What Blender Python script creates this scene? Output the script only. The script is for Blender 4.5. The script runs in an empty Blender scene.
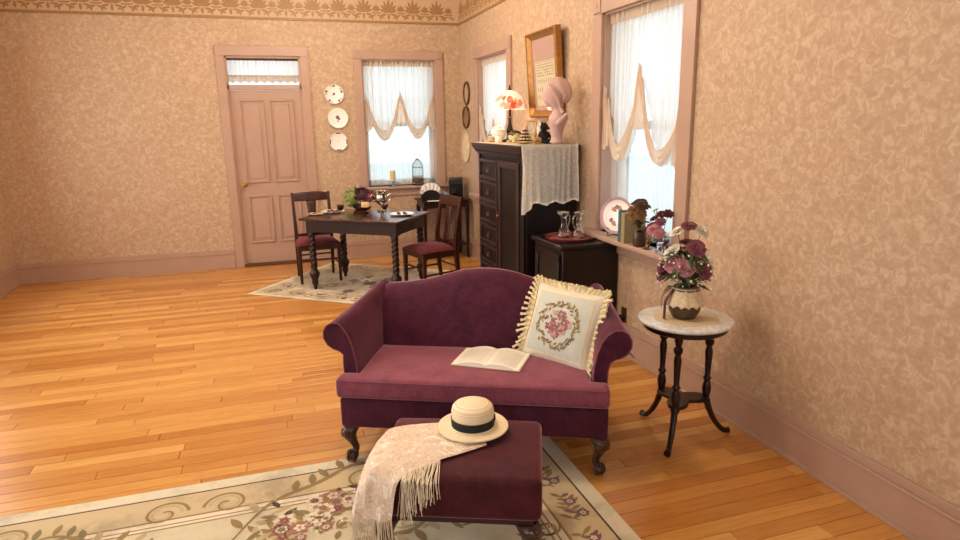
import bpy, bmesh, math, random
from math import sin, cos, pi, radians, sqrt, atan2
from mathutils import Vector, Matrix
random.seed(7)
scene = bpy.context.scene
COL = scene.collection
R = radians

# ---------------------------------------------------------------- camera
PITCH, ROLL, YAW, CAM_H, FPX = .22732, -.016544, .30856, 1.65, 636.77
fwd = Vector((sin(YAW)*cos(PITCH), cos(YAW)*cos(PITCH), -sin(PITCH)))
right0 = Vector((cos(YAW), -sin(YAW), 0)); up0 = right0.cross(fwd)
rgt = right0*cos(ROLL) + up0*sin(ROLL); upv = up0*cos(ROLL) - right0*sin(ROLL)
cam = bpy.data.cameras.new('camera'); camo = bpy.data.objects.new('camera', cam); COL.objects.link(camo)
cam.sensor_width = 36; cam.lens = FPX*36/960; cam.clip_start = .05
camo.matrix_world = Matrix(((rgt.x, upv.x, -fwd.x, 0), (rgt.y, upv.y, -fwd.y, 0), (rgt.z, upv.z, -fwd.z, CAM_H), (0, 0, 0, 1)))
scene.camera = camo
CAMP = Vector((0, 0, CAM_H))
def pix(p):
    v = Vector(p)-CAMP; d = v.dot(fwd)
    if d < .05: return None
    return (480+FPX*v.dot(rgt)/d, 270-FPX*v.dot(upv)/d)

# ---------------------------------------------------------------- world, exposure
def lin(h):
    h = h.lstrip('#'); o = []
    for i in (0, 2, 4):
        c = int(h[i:i+2], 16)/255; o.append(c/12.92 if c <= .04045 else ((c+.055)/1.055)**2.4)
    return (*o, 1)
w = bpy.data.worlds.new('sky'); scene.world = w; w.use_nodes = True
bg = w.node_tree.nodes['Background']; bg.inputs[0].default_value = (.80, .93, 1, 1); bg.inputs[1].default_value = 1.48
scene.view_settings.view_transform = 'Standard'; scene.view_settings.look = 'None'
scene.view_settings.exposure = 0.3; scene.view_settings.gamma = 1; scene.view_settings.use_curve_mapping = False

# room dimensions (metres): x right along the far wall, y away from camera, z up
XL, XR, YF, YB, ZC = -2.75, 2.33, -1.6, 8.02, 3.3
TH = .24

# window openings: (u0,u1,z0,z1); far wall by x, right wall by y
WIN1 = (1.11, 2.01, .89, 2.41)
WIN2 = (6.27, 7.25, .83, 2.36)
WIN3 = (3.33, 4.30, .84, 2.39)
DOOR = (-.42, .40, 0, 2.43)
WL = [(1.2, 2.4, .8, 2.5), (3.4, 4.6, .8, 2.5), (5.6, 6.8, .8, 2.5)]   # left wall, outside the picture
WF = [(-1.9, -.6, .8, 2.5), (.4, 1.7, .8, 2.5)]     # wall behind the camera

# daylight entering by the windows of the left wall and the wall behind the camera
def daylight(name, loc, rot, sx, sy, power, color):
    l = bpy.data.lights.new(name, 'AREA'); l.shape = 'RECTANGLE'; l.size = sx; l.size_y = sy
    l.energy = power; l.color = color
    o = bpy.data.objects.new(name, l); o.location = loc; o.rotation_euler = rot; COL.objects.link(o)
for a, e in zip(WL, (30, 56, 58)): daylight('window_daylight', (XL-.3, (a[0]+a[1])/2, (a[2]+a[3])/2), (0, R(-90), 0), a[3]-a[2], a[1]-a[0], e, (1, .955, .885))
for a in WF: daylight('window_daylight', ((a[0]+a[1])/2, YF-.3, (a[2]+a[3])/2), (R(90), 0, 0), a[1]-a[0], a[3]-a[2], 17, (1, .955, .885))

# ================================================================= helpers
class MB:
    def __init__(s): s.v = []; s.f = []; s.M = None
    def add(s, vs, fs):
        o = len(s.v)
        for p in vs: s.v.append(tuple(s.M @ Vector(p)) if s.M else tuple(p))
        for f in fs: s.f.append(tuple(i+o for i in f))
        return s
    def box(s, x0, x1, y0, y1, z0, z1):
        return s.add([(x0, y0, z0), (x1, y0, z0), (x1, y1, z0), (x0, y1, z0), (x0, y0, z1), (x1, y0, z1), (x1, y1, z1), (x0, y1, z1)],
                     [(0, 3, 2, 1), (4, 5, 6, 7), (0, 1, 5, 4), (1, 2, 6, 5), (2, 3, 7, 6), (3, 0, 4, 7)])
    def loft(s, rings, closed=True, cap0=True, cap1=True):
        n = len(rings[0]); vs = [p for r in rings for p in r]; fs = []
        for i in range(len(rings)-1):
            for j in range(n if closed else n-1):
                k = (j+1) % n; fs.append((i*n+j, i*n+k, (i+1)*n+k, (i+1)*n+j))
        if closed and cap0: fs.append(tuple(range(n-1, -1, -1)))
        if closed and cap1: fs.append(tuple((len(rings)-1)*n+j for j in range(n)))
        return s.add(vs, fs)
    def lathe(s, prof, n=24, c=(0, 0, 0)):
        rings = [[(c[0]+r*cos(2*pi*j/n), c[1]+r*sin(2*pi*j/n), c[2]+z) for j in range(n)] for r, z in prof]
        return s.loft(rings)
    def tube(s, pts, rad, n=8, closed=False):
        pts = [Vector(p) for p in pts]; m = len(pts); rings = []
        if not hasattr(rad, '__len__'): rad = [rad]*m
        prev = None
        for i, p in enumerate(pts):
            a = pts[(i-1) % m] if (closed or i > 0) else p
            b = pts[(i+1) % m] if (closed or i < m-1) else p
            t = (b-a); t = t.normalized() if t.length > 1e-9 else Vector((0, 0, 1))
            if prev is None:
                u = t.cross(Vector((0, 0, 1)) if abs(t.z) < .9 else Vector((1, 0, 0))).normalized()
            else:
                u = (prev - t*prev.dot(t)); u = u.normalized() if u.length > 1e-6 else t.orthogonal().normalized()
            prev = u; q = t.cross(u)
            rings.append([tuple(p + (u*cos(2*pi*j/n)+q*sin(2*pi*j/n))*rad[i]) for j in range(n)])
        if closed: rings.append(rings[0]); return s.loft(rings, True, False, False)
        return s.loft(rings)
    def grid(s, fn, nu, nv):
        vs = [fn(i/nu, j/nv) for j in range(nv+1) for i in range(nu+1)]; fs = []
        for j in range(nv):
            for i in range(nu):
                a = j*(nu+1)+i; fs.append((a, a+1, a+nu+2, a+nu+1))
        return s.add(vs, fs)
    def ball(s, c, r, n=12, m=8):
        if not hasattr(r, '__len__'): r = (r, r, r)
        rings = []
        for i in range(m+1):
            t = -pi/2+pi*i/m; k = max(cos(t), .02)
            rings.append([(c[0]+r[0]*k*cos(2*pi*j/n), c[1]+r[1]*k*sin(2*pi*j/n), c[2]+r[2]*sin(t)) for j in range(n)])
        return s.loft(rings)
    def poly(s, pts): return s.add(pts, [tuple(range(len(pts)))])
    def obj(s, name, m, parent=None, smooth=35, bevel=0, seg=2, solid=0, sub=0):
        me = bpy.data.meshes.new(name); me.from_pydata(s.v, [], s.f); me.update()
        bm = bmesh.new(); bm.from_mesh(me); bmesh.ops.recalc_face_normals(bm, faces=bm.faces); bm.to_mesh(me); bm.free()
        if smooth:
            me.polygons.foreach_set('use_smooth', [True]*len(me.polygons))
            me.set_sharp_from_angle(angle=R(smooth))
        me.materials.append(m)
        return link(name, me, parent, bevel, seg, solid, sub)
def link(name, me, parent=None, bevel=0, seg=2, solid=0, sub=0):
    o = bpy.data.objects.new(name, me); COL.objects.link(o)
    if parent is not None: o.parent = parent
    if solid:
        d = o.modifiers.new('s', 'SOLIDIFY'); d.thickness = solid; d.offset = 0
    if bevel:
        b = o.modifiers.new('b', 'BEVEL'); b.width = bevel; b.segments = seg; b.limit_method = 'ANGLE'; b.angle_limit = R(40)
    if sub:
        d = o.modifiers.new('u', 'SUBSURF'); d.levels = sub; d.render_levels = sub
    return o
def tag(o, label=None, cat=None, group=None, kind=None):
    if label: o['label'] = label
    if cat: o['category'] = cat
    if group: o['group'] = group
    if kind: o['kind'] = kind
    return o
def thing(name, label, cat, loc=(0, 0, 0), rz=0, group=None):
    o = bpy.data.objects.new(name, None); COL.objects.link(o); o.location = loc; o.rotation_euler = (0, 0, rz)
    o.empty_display_size = .05
    return tag(o, label, cat, group)
def struct(o, label): return tag(o, label, None, None, 'structure')
def sbox(n, x0, x1, y0, y1, z0, z1, m, parent=None, bevel=0): return MB().box(x0, x1, y0, y1, z0, z1).obj(n, m, parent, bevel=bevel)
def lerp(a, b, t): return a+(b-a)*t
def sstep(t): t = max(0, min(1, t)); return t*t*(3-2*t)
def crom(pts, n):
    pts = [Vector(p) for p in pts]; out = []
    for i in range(len(pts)-1):
        p0 = pts[max(i-1, 0)]; p1 = pts[i]; p2 = pts[i+1]; p3 = pts[min(i+2, len(pts)-1)]
        for k in range(n):
            t = k/n; out.append(.5*((2*p1)+(p2-p0)*t+(2*p0-5*p1+4*p2-p3)*t*t+(3*p1-p0-3*p2+p3)*t*t*t))
    out.append(pts[-1]); return out

# ================================================================= materials
def newmat(n):
    m = bpy.data.materials.new(n); m.use_nodes = True; nt = m.node_tree
    return m, nt, nt.nodes['Principled BSDF']
def N(nt, t, **k):
    n = nt.nodes.new(t)
    for a, b in k.items(): setattr(n, a, b)
    return n
def ramp(nt, fac, stops):
    r = N(nt, 'ShaderNodeValToRGB'); cr = r.color_ramp
    while len(cr.elements) < len(stops): cr.elements.new(.5)
    for e, (p, c) in zip(cr.elements, stops): e.position = p; e.color = c
    nt.links.new(fac, r.inputs[0]); return r.outputs[0]
def coords(nt, scale=(1, 1, 1), kind='Object', rot=(0, 0, 0)):
    t = N(nt, 'ShaderNodeTexCoord'); mp = N(nt, 'ShaderNodeMapping'); mp.inputs['Scale'].default_value = scale; mp.inputs['Rotation'].default_value = rot
    nt.links.new(t.outputs[kind], mp.inputs[0]); return mp.outputs[0]
def noise(nt, vec, scale, detail=3, rough=.5, dist=0):
    n = N(nt, 'ShaderNodeTexNoise'); n.inputs['Scale'].default_value = scale; n.inputs['Detail'].default_value = detail
    n.inputs['Roughness'].default_value = rough; n.inputs['Distortion'].default_value = dist
    nt.links.new(vec, n.inputs['Vector']); return n.outputs['Fac']
def bump(nt, p, h, strength, dist=.002):
    b = N(nt, 'ShaderNodeBump'); b.inputs['Strength'].default_value = strength; b.inputs['Distance'].default_value = dist
    nt.links.new(h, b.inputs['Height']); nt.links.new(b.outputs[0], p.inputs['Normal'])
def shade(c, k): return (min(c[0]*k, 1), min(c[1]*k, 1), min(c[2]*k, 1), 1)
MATS = {}
def mat(n, col, rough=.5, metal=0, var=.12, scale=20, stretch=(1, 1, 1), bmp=0, coat=0, sheen=0, sheen_col=None, sub=0, trans=0, ior=1.45):
    if n in MATS: return MATS[n]
    m, nt, p = newmat(n); c = lin(col) if isinstance(col, str) else col
    p.inputs['Roughness'].default_value = rough; p.inputs['Metallic'].default_value = metal
    p.inputs['Coat Weight'].default_value = coat; p.inputs['Coat Roughness'].default_value = .15
    if sheen:
        p.inputs['Sheen Weight'].default_value = sheen; p.inputs['Sheen Roughness'].default_value = .35
        p.inputs['Sheen Tint'].default_value = sheen_col or c
    if trans: p.inputs['Transmission Weight'].default_value = trans; p.inputs['IOR'].default_value = ior
    v = coords(nt, stretch); f = noise(nt, v, scale, 4)
    nt.links.new(ramp(nt, f, [(.3, shade(c, 1-var)), (.7, shade(c, 1+var))]), p.inputs['Base Color'])
    if bmp: bump(nt, p, noise(nt, v, scale*3, 3), bmp)
    MATS[n] = m; return m

def m_wallpaper():
    m, nt, p = newmat('wallpaper'); p.inputs['Roughness'].default_value = .6
    v = coords(nt, (1, 1, 1), 'Object', (R(20), R(35), 0))
    a = noise(nt, v, 26, 5, .62, 1.0)
    col = ramp(nt, a, [(.36, lin('#b29375')), (.5, lin('#bb9d7f')), (.64, lin('#cbb093'))])
    b = noise(nt, coords(nt), 1.2, 2)
    mx = N(nt, 'ShaderNodeMixRGB', blend_type='MULTIPLY'); mx.inputs[0].default_value = .25
    nt.links.new(col, mx.inputs[1]); nt.links.new(ramp(nt, b, [(.3, (.85, .8, .75, 1)), (.7, (1, 1, 1, 1))]), mx.inputs[2])
    nt.links.new(mx.outputs[0], p.inputs['Base Color']); bump(nt, p, a, .12)
    return m
def m_frieze():
    m, nt, p = newmat('frieze_paper'); p.inputs['Roughness'].default_value = .6
    a = noise(nt, coords(nt), 60, 3)
    nt.links.new(ramp(nt, a, [(.35, lin('#c09e7e')), (.65, lin('#caa988'))]), p.inputs['Base Color']); return m
def m_plank():
    m, nt, p = newmat('oak_plank')
    p.inputs['Roughness'].default_value = .32; p.inputs['Coat Weight'].default_value = .35; p.inputs['Coat Roughness'].default_value = .2
    g = N(nt, 'ShaderNodeNewGeometry'); oi = N(nt, 'ShaderNodeObjectInfo')
    ad = N(nt, 'ShaderNodeMath', operation='ADD'); nt.links.new(g.outputs['Random Per Island'], ad.inputs[0]); nt.links.new(oi.outputs['Random'], ad.inputs[1])
    fr = N(nt, 'ShaderNodeMath', operation='FRACT'); nt.links.new(ad.outputs[0], fr.inputs[0])
    mp = N(nt, 'ShaderNodeMapping'); mp.inputs['Scale'].default_value = (1.6, 24, 4); nt.links.new(g.outputs['Position'], mp.inputs[0])
    cb = N(nt, 'ShaderNodeCombineXYZ'); mu = N(nt, 'ShaderNodeMath', operation='MULTIPLY'); mu.inputs[1].default_value = 40
    nt.links.new(fr.outputs[0], mu.inputs[0]); nt.links.new(mu.outputs[0], cb.inputs[0]); nt.links.new(mu.outputs[0], cb.inputs[2])
    nt.links.new(cb.outputs[0], mp.inputs['Location'])
    a = noise(nt, mp.outputs[0], 3, 6, .6, .4)
    base = ramp(nt, fr.outputs[0], [(0, lin('#b8752c')), (.35, lin('#c6863c')), (.7, lin('#d2964a')), (1, lin('#dca65c'))])
    gr = ramp(nt, a, [(.3, (.72, .66, .6, 1)), (.55, (1, 1, 1, 1)), (.8, (1.0, 1.0, .98, 1))])
    mx = N(nt, 'ShaderNodeMixRGB', blend_type='MULTIPLY'); mx.inputs[0].default_value = .8
    nt.links.new(base, mx.inputs[1]); nt.links.new(gr, mx.inputs[2]); nt.links.new(mx.outputs[0], p.inputs['Base Color'])
    bump(nt, p, a, .08); return m
def m_wood(n, c0, c1, rough=.35, coat=.3, stretch=(3, 3, .6), spec=.5):
    m, nt, p = newmat(n); p.inputs['Specular IOR Level'].default_value = spec; p.inputs['Roughness'].default_value = rough; p.inputs['Coat Weight'].default_value = coat; p.inputs['Coat Roughness'].default_value = .15
    a = noise(nt, coords(nt, stretch), 12, 5, .6, .6)
    nt.links.new(ramp(nt, a, [(.3, lin(c0)), (.7, lin(c1))]), p.inputs['Base Color']); bump(nt, p, a, .05); return m
def m_velvet(n, dark, light, sheen, sw=.8, kind='Object'):
    m, nt, p = newmat(n); p.inputs['Roughness'].default_value = .75; p.inputs['Specular IOR Level'].default_value = .2
    a = noise(nt, coords(nt, (1, 1, 1), kind), 9, 6, .65, .3); b = noise(nt, coords(nt, (1, 1, .25), kind), 160, 2)
    mx = N(nt, 'ShaderNodeMixRGB'); mx.inputs[0].default_value = .35; nt.links.new(a, mx.inputs[1]); nt.links.new(b, mx.inputs[2])
    nt.links.new(ramp(nt, mx.outputs[0], [(.35, lin(dark)), (.65, lin(light))]), p.inputs['Base Color'])
    p.inputs['Sheen Weight'].default_value = sw; p.inputs['Sheen Roughness'].default_value = .3; p.inputs['Sheen Tint'].default_value = lin(sheen)
    bump(nt, p, b, .1, .001); return m
def m_sheer(n, col, dens, lace=0, var=.12):
    m, nt, p = newmat(n); out = nt.nodes['Material Output']; nt.nodes.remove(p)
    d = N(nt, 'ShaderNodeBsdfDiffuse'); t = N(nt, 'ShaderNodeBsdfTranslucent'); tr = N(nt, 'ShaderNodeBsdfTransparent')
    d.inputs[0].default_value = lin(col); t.inputs[0].default_value = lin(col)
    a = N(nt, 'ShaderNodeMixShader'); a.inputs[0].default_value = .55; nt.links.new(d.outputs[0], a.inputs[1]); nt.links.new(t.outputs[0], a.inputs[2])
    b = N(nt, 'ShaderNodeMixShader'); nt.links.new(tr.outputs[0], b.inputs[1]); nt.links.new(a.outputs[0], b.inputs[2])
    if lace:
        vo = N(nt, 'ShaderNodeTexVoronoi'); vo.inputs['Scale'].default_value = lace; nt.links.new(coords(nt, (1, 1, 1)), vo.inputs['Vector'])
        no = noise(nt, coords(nt), lace*.35, 3)
        ad = N(nt, 'ShaderNodeMath', operation='ADD'); nt.links.new(vo.outputs['Distance'], ad.inputs[0]); nt.links.new(no, ad.inputs[1])
        f = ramp(nt, ad.outputs[0], [(.95, (dens,)*3+(1,)), (1.1, (dens*.8,)*3+(1,))])
    else:
        no = noise(nt, coords(nt, (1, 1, .03)), 55, 4, .7)
        f = ramp(nt, no, [(.32, (dens-var,)*3+(1,)), (.68, (min(1, dens+var),)*3+(1,))])
    nt.links.new(f, b.inputs[0]); nt.links.new(b.outputs[0], out.inputs[0]); return m
def m_vcol(n, rough=.4, emit=0, trans=0):
    m, nt, p = newmat(n); a = N(nt, 'ShaderNodeVertexColor'); a.layer_name = 'Col'
    nt.links.new(a.outputs[0], p.inputs['Base Color']); p.inputs['Roughness'].default_value = rough
    if emit: nt.links.new(a.outputs[0], p.inputs['Emission Color']); p.inputs['Emission Strength'].default_value = emit
    return m
def m_emit(n, col, s):
    m, nt, p = newmat(n); p.inputs['Base Color'].default_value = lin(col); p.inputs['Emission Color'].default_value = lin(col); p.inputs['Emission Strength'].default_value = s; return m
def m_glass(n, tint='#ffffff', rough=0):
    m, nt, p = newmat(n); p.inputs['Base Color'].default_value = lin(tint); p.inputs['Roughness'].default_value = rough; p.inputs['Transmission Weight'].default_value = 1; p.inputs['IOR'].default_value = 1.45; return m
def m_pane():
    m, nt, p = newmat('window_glass'); out = nt.nodes['Material Output']; nt.nodes.remove(p)
    g = N(nt, 'ShaderNodeBsdfGlossy'); g.inputs['Roughness'].default_value = .02; t = N(nt, 'ShaderNodeBsdfTransparent'); t.inputs[0].default_value = (.96, .98, 1, 1)
    x = N(nt, 'ShaderNodeMixShader'); x.inputs[0].default_value = .05; nt.links.new(t.outputs[0], x.inputs[1]); nt.links.new(g.outputs[0], x.inputs[2]); nt.links.new(x.outputs[0], out.inputs[0]); return m

WALLP = m_wallpaper(); FRIEZE = m_frieze(); PLANK = m_plank()
TRIM = mat('mauve_paint', '#b2907c', .45, var=.04, scale=6)
GOLDINK = mat('frieze_print', '#9a7445', .5, var=.15, scale=40)
CEIL = mat('ceiling_plaster', '#e6d8c4', .8, var=.04, scale=4)
MAHOG = m_wood('mahogany', '#1a0805', '#30110a', .4, .15, spec=.35)
MAHOG2 = m_wood('walnut_chair', '#2c110a', '#4a2012', .4, .15, spec=.35)
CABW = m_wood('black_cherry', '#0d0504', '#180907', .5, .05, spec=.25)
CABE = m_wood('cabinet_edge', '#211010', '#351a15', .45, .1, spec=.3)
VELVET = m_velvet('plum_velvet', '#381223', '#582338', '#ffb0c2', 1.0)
SEATV = m_velvet('plum_velvet_sheen_tint', '#74384a', '#935060', '#ffc8cc', 1.0)  # same plum velvet, its bright sheen at grazing view put into a paler colour
CHAIRV = m_velvet('chair_velvet', '#4a1a20', '#6e2c30', '#d89090', .6)
PIPE = mat('piping', '#7a3c4a', .7, var=.08)
LEGW = m_wood('carved_leg', '#2c140c', '#4a2416', .3, .4)
PANE = m_pane(); GLASS = m_glass('clear_glass')
SHEER = m_sheer('sheer_lace', '#f4f6f6', .86, var=.13)
SWAG = m_sheer('gathered_sheer', '#f0dcc6', .86, var=.06)  # same cream sheer; beige tint paints the backlight lost through doubled cloth
LACE = m_sheer('lace_net', '#f6f0e6', 1.0, lace=120)
CREAM = mat('cream_cloth', '#efe3c8', .8, var=.06, scale=60, bmp=.1)
WHITE = mat('white_china', '#f4efe6', .2, var=.02)
GOLD = mat('gilt', '#a5743a', .45, .55, var=.2, scale=30)
BRASS = mat('brass', '#a5772f', .3, 1, var=.15)
DARKM = mat('dark_bronze', '#2c1c14', .4, .6)
SILVER = mat('silver', '#c9bfae', .16, 1, var=.08)
BLACK = mat('black_band', '#15171d', .8, var=.1, scale=90)
PAPER = mat('paper', '#fbf6ea', .8, var=.03, scale=80)

# ================================================================= setting
def wall(name, along, fixed, sgn, lo, hi, holes, label):
    """a wall as boxes around its openings; `along` 'x' or 'y'; it extends from `fixed` outward by TH*sgn"""
    mb = MB(); holes = sorted(holes)
    a0, a1 = sorted((fixed, fixed+sgn*TH))
    def b(u0, u1, z0, z1):
        if u1-u0 < 1e-4 or z1-z0 < 1e-4: return
        if along == 'x': mb.box(u0, u1, a0, a1, z0, z1)
        else: mb.box(a0, a1, u0, u1, z0, z1)
    u = lo
    for h in holes:
        b(u, h[0], 0, ZC); b(h[0], h[1], 0, h[2]); b(h[0], h[1], h[3], ZC); u = h[1]
    b(u, hi, 0, ZC)
    return struct(mb.obj(name, WALLP, smooth=0), label)
wall_back = wall('wall_back', 'x', YB, 1, XL-TH, XR+TH, [WIN1, DOOR], 'far wall with tan damask wallpaper')
wall_right = wall('wall_right', 'y', XR, 1, YF, YB, [WIN2, WIN3], 'right wall with tan damask wallpaper')
wall_left = wall('wall_left', 'y', XL, -1, YF, YB, WL, 'left wall with tan damask wallpaper')
wall_front = wall('wall_front', 'x', YF, -1, XL-TH, XR+TH, WF, 'wall behind the viewer with tan damask wallpaper')
struct(sbox('ceiling', XL-TH, XR+TH, YF-TH, YB+TH, ZC, ZC+.1, CEIL), 'cream plaster ceiling')

# rugs' outlines are needed for choosing planks
RUG2 = (-1.75, 1.285, .55, 3.0)
RUG1C, RUG1A, RUG1W, RUG1D = (.93, 6.62), R(-38), 2.05, 1.55
def in_rug2(x, y): return RUG2[0]+.05 < x < RUG2[1]-.05 and RUG2[2]+.05 < y < RUG2[3]-.05
def in_rug1(x, y):
    dx, dy = x-RUG1C[0], y-RUG1C[1]; u = dx*cos(RUG1A)+dy*sin(RUG1A); v = -dx*sin(RUG1A)+dy*cos(RUG1A)
    return abs(u) < RUG1W/2-.05 and abs(v) < RUG1D/2-.05

floor = struct(sbox('floor', XL-TH, XR+TH, YF-TH, YB+TH, -.12, -.012, mat('subfloor', '#3a2210', .9)), 'honey oak strip floor')
PW = .083
planks = []
y = YF; row = 0
while y < YB-.001:
    y1 = min(y+PW, YB); x = XL - random.random()*.9
    while x < XR:
        L = random.choice((.7, .9, 1.1, 1.3, 1.5)); x1 = min(x+L, XR); x0 = max(x, XL)
        if x1-x0 > .02:
            s = 0
            for k in range(9):
                px = lerp(x0, x1, (k+.5)/9); q = pix((px, y+PW/2, 0))
                if q and 277 < q[0] < 683 and 0 < q[1] < 545 and not in_rug2(px, y) and not in_rug1(px, y): s += 1/max(.3, (Vector((px, y, 0))-CAMP).length)**3
            planks.append((s*(x1-x0), round(x0, 4), round(x1, 4), y, y1))
        x += L
    y = y1; row += 1
planks.sort(key=lambda t: -t[0])
pcache = {}
def plank_mb(mb, L, W, ox=0, oy=0):
    g = .0011; c = .0018
    a = [(ox+g, oy+g, -.012), (ox+L-g, oy+g, -.012), (ox+L-g, oy+W-g, -.012), (ox+g, oy+W-g, -.012)]
    b = [(p[0], p[1], -c) for p in a]
    d = [(ox+g+c, oy+g+c, 0), (ox+L-g-c, oy+g+c, 0), (ox+L-g-c, oy+W-g-c, 0), (ox+g+c, oy+W-g-c, 0)]
    mb.loft([a, b, d], True, False, True)
for s, x0, x1, ya, yb in planks[:290]:
    key = (round(x1-x0, 2), round(yb-ya, 3))
    if key not in pcache:
        mb = MB(); plank_mb(mb, x1-x0, yb-ya); o = mb.obj('plank', PLANK, floor, smooth=0); pcache[key] = o.data
    else: o = link('plank', pcache[key], floor)
    o.location = (x0, ya, 0)
mb = MB()
for s, x0, x1, ya, yb in planks[290:]: plank_mb(mb, x1-x0, yb-ya, x0, ya)
tag(mb.obj('planking', PLANK, floor, smooth=0), kind='stuff')

# ---- baseboards
def baseboard(name, segs, label):
    mb = MB()
    for ax, f, sg, u0, u1 in segs:
        for d, z0, z1 in ((.02, 0, .17), (.027, .17, .185), (.016, .185, .225), (.034, 0, .02)):
            a, b = sorted((f, f+sg*d))
            mb.box(u0, u1, a, b, z0, z1) if ax == 'x' else mb.box(a, b, u0, u1, z0, z1)
    return struct(mb.obj(name, TRIM, smooth=0, bevel=.003), label)
baseboard('baseboard_back', [('x', YB, -1, .50, XR), ('x', YB, -1, XL, -.52)], 'tall mauve baseboard along the far wall')
baseboard('baseboard_right', [('y', XR, -1, YF, YB)], 'tall mauve baseboard along the right wall')
baseboard('baseboard_left', [('y', XL, 1, YF, YB)], 'tall mauve baseboard along the left wall')

# ---- stencilled frieze
def leafpts(cx, cz, ang, L, W, n=5):
    pts = []
    for i in range(n): t = i/(n-1); pts.append((t*L, sin(pi*t)**.8*W/2))
    for i in range(n-2, 0, -1): t = i/(n-1); pts.append((t*L, -sin(pi*t)**.8*W/2))
    return [(cx+p[0]*cos(ang)-p[1]*sin(ang), cz+p[0]*sin(ang)+p[1]*cos(ang)) for p in pts]
def palmette(mb, x, z, s):
    P = lambda pts: mb.poly([(a, -.0026-.00012*(len(mb.f) % 16), b) for a, b in pts])
    for k in range(-3, 4): P(leafpts(x, z+.075*s, pi/2-k*.42, (.15-.016*abs(k))*s, .034*s))
    for sg in (-1, 1):
        P(leafpts(x+sg*.015*s, z+.06*s, pi/2-sg*1.75, .085*s, .024*s)); P(leafpts(x+sg*.075*s, z+.045*s, pi/2-sg*2.7, .055*s, .022*s))
        P(leafpts(x+sg*.045*s, z+.012*s, pi/2-sg*.9, .05*s, .02*s))
    P(leafpts(x, z+.0*s, pi/2, .07*s, .03*s))
def urn_motif(mb, x, z, s):
    P = lambda pts: mb.poly([(a, -.0026-.00012*(len(mb.f) % 16), b) for a, b in pts])
    for k in range(-2, 3): P(leafpts(x, z+.09*s, pi/2-k*.5, (.075-.01*abs(k))*s, .026*s))
    P([(x-.06*s, z+.08*s), (x+.06*s, z+.08*s), (x+.045*s, z+.066*s), (x-.045*s, z+.066*s)])
    for sg in (-1, 1): P(leafpts(x, z+.06*s, pi/2-sg*2.1, .075*s, .022*s)); P(leafpts(x+sg*.05*s, z+.012*s, pi/2-sg*.5, .04*s, .016*s))
def frieze(name, loc, rz, x0, x1, ph, label):
    root = sbox(name, x0, x1, -.002, 0, 2.835, ZC, FRIEZE); struct(root, label); root.location = loc; root.rotation_euler = (0, 0, rz)
    mb = MB(); mb.box(x0, x1, -.012, 0, 2.822, 2.85); mb.obj('picture_rail', GOLDINK, root, bevel=.004)
    mb = MB(); x = x0+ph
    while x < x1-.1:
        palmette(mb, x, 2.862, 1.08)
        if x+.147 < x1-.06: urn_motif(mb, x+.147, 2.862, 1.05)
        x += .294
    tag(mb.obj('stencil_motif', GOLDINK, root, smooth=0), kind='stuff')
frieze('trim_1', (0, YB, 0), 0, XL, XR, .1, 'gold palmette frieze on the far wall')
frieze('trim_2', (XR, 0, 0), R(-90), -YB, -YF, .12, 'gold palmette frieze on the right wall')

# ---- windows
def window(name, loc, rz, W, z0, z1, label, cw=.11, sill=.10, meet=True, proud=.025):
    """local x: left to right seen from the room, room side is -y; opening from x=0 to W"""
    root = sbox(name, -cw, W+cw, -proud, 0, z1, z1+cw, TRIM, bevel=.004)   # head casing carries the window
    root.location = loc; root.rotation_euler = (0, 0, rz); struct(root, label)
    for a, b in ((-cw, 0), (W, W+cw)):
        sbox('side_casing', a, b, -proud, 0, z0-.0, z1, TRIM, root, .004)
        MB().box(a+.012, b-.012, -proud-.008, -proud+.004, z1+.008, z1+cw-.01).obj('corner_block', TRIM, root, bevel=.004)
        mb = MB(); c = (a+b)/2; mb.M = Matrix.Translation((c, -proud-.008, z1+cw/2)) @ Matrix.Rotation(R(90), 4, 'X'); mb.lathe([(.001, .008), (.012, .007), (.02, .003), (.024, 0)], 14); mb.obj('rosette', TRIM, root)
    for a, b in ((-.0, .012), (W-.012, W)): sbox('jamb', a, b, 0, TH-.04, z0, z1, TRIM, root)
    sbox('jamb', 0, W, 0, TH-.04, z1-.012, z1, TRIM, root)
    sbox('sill', -cw-.04, W+cw+.04, -sill, 0, z0-.035, z0, TRIM, root, .008)
    sbox('sill', .0, W, 0, TH-.04, z0-.035, z0+.0, TRIM, root)
    sbox('apron', -cw, W+cw, -.022, 0, z0-.125, z0-.035, TRIM, root, .006)
    fr = MB(); s = .05; zm = (z0+z1)/2; WS = mat('sash_white', '#d9d2c6', .4)
    for a, b, c, d, yy in ((.012, W-.012, z0, z0+.07, .15), (.012, W-.012, z1-.06, z1-.012, .15), (.012, .012+s, z0, z1, .15), (W-.012-s, W-.012, z0, z1, .15), (.012, W-.012, zm-.03, zm+.03, .145)):
        fr.box(a, b, yy, yy+.035, c, d)
    fr.obj('sash_frame', WS, root, smooth=0)
    for a, b in ((z0+.07, zm-.03), (zm+.03, z1-.06)): sbox('pane', .06, W-.06, .165, .169, a, b, PANE, root)
    return root
window('window_1', (WIN1[0], YB, 0), 0, WIN1[1]-WIN1[0], WIN1[2], WIN1[3], 'mauve-framed sash window in the far wall', .10, .07)
window('window_2', (XR, WIN2[1], 0), R(-90), WIN2[1]-WIN2[0], WIN2[2], WIN2[3], 'narrow-looking mauve-framed window in the right wall near the far corner', .12, .10)
window('window_3', (XR, WIN3[1], 0), R(-90), WIN3[1]-WIN3[0], WIN3[2], WIN3[3], 'large mauve-framed window at the right edge', .125, .125)
for i, a in enumerate(WL): window('window_%d' % (4+i), (XL, a[0], 0), R(90), a[1]-a[0], a[2], a[3], ('nearest', 'middle', 'farthest')[i]+' sash window in the left wall')
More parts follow.
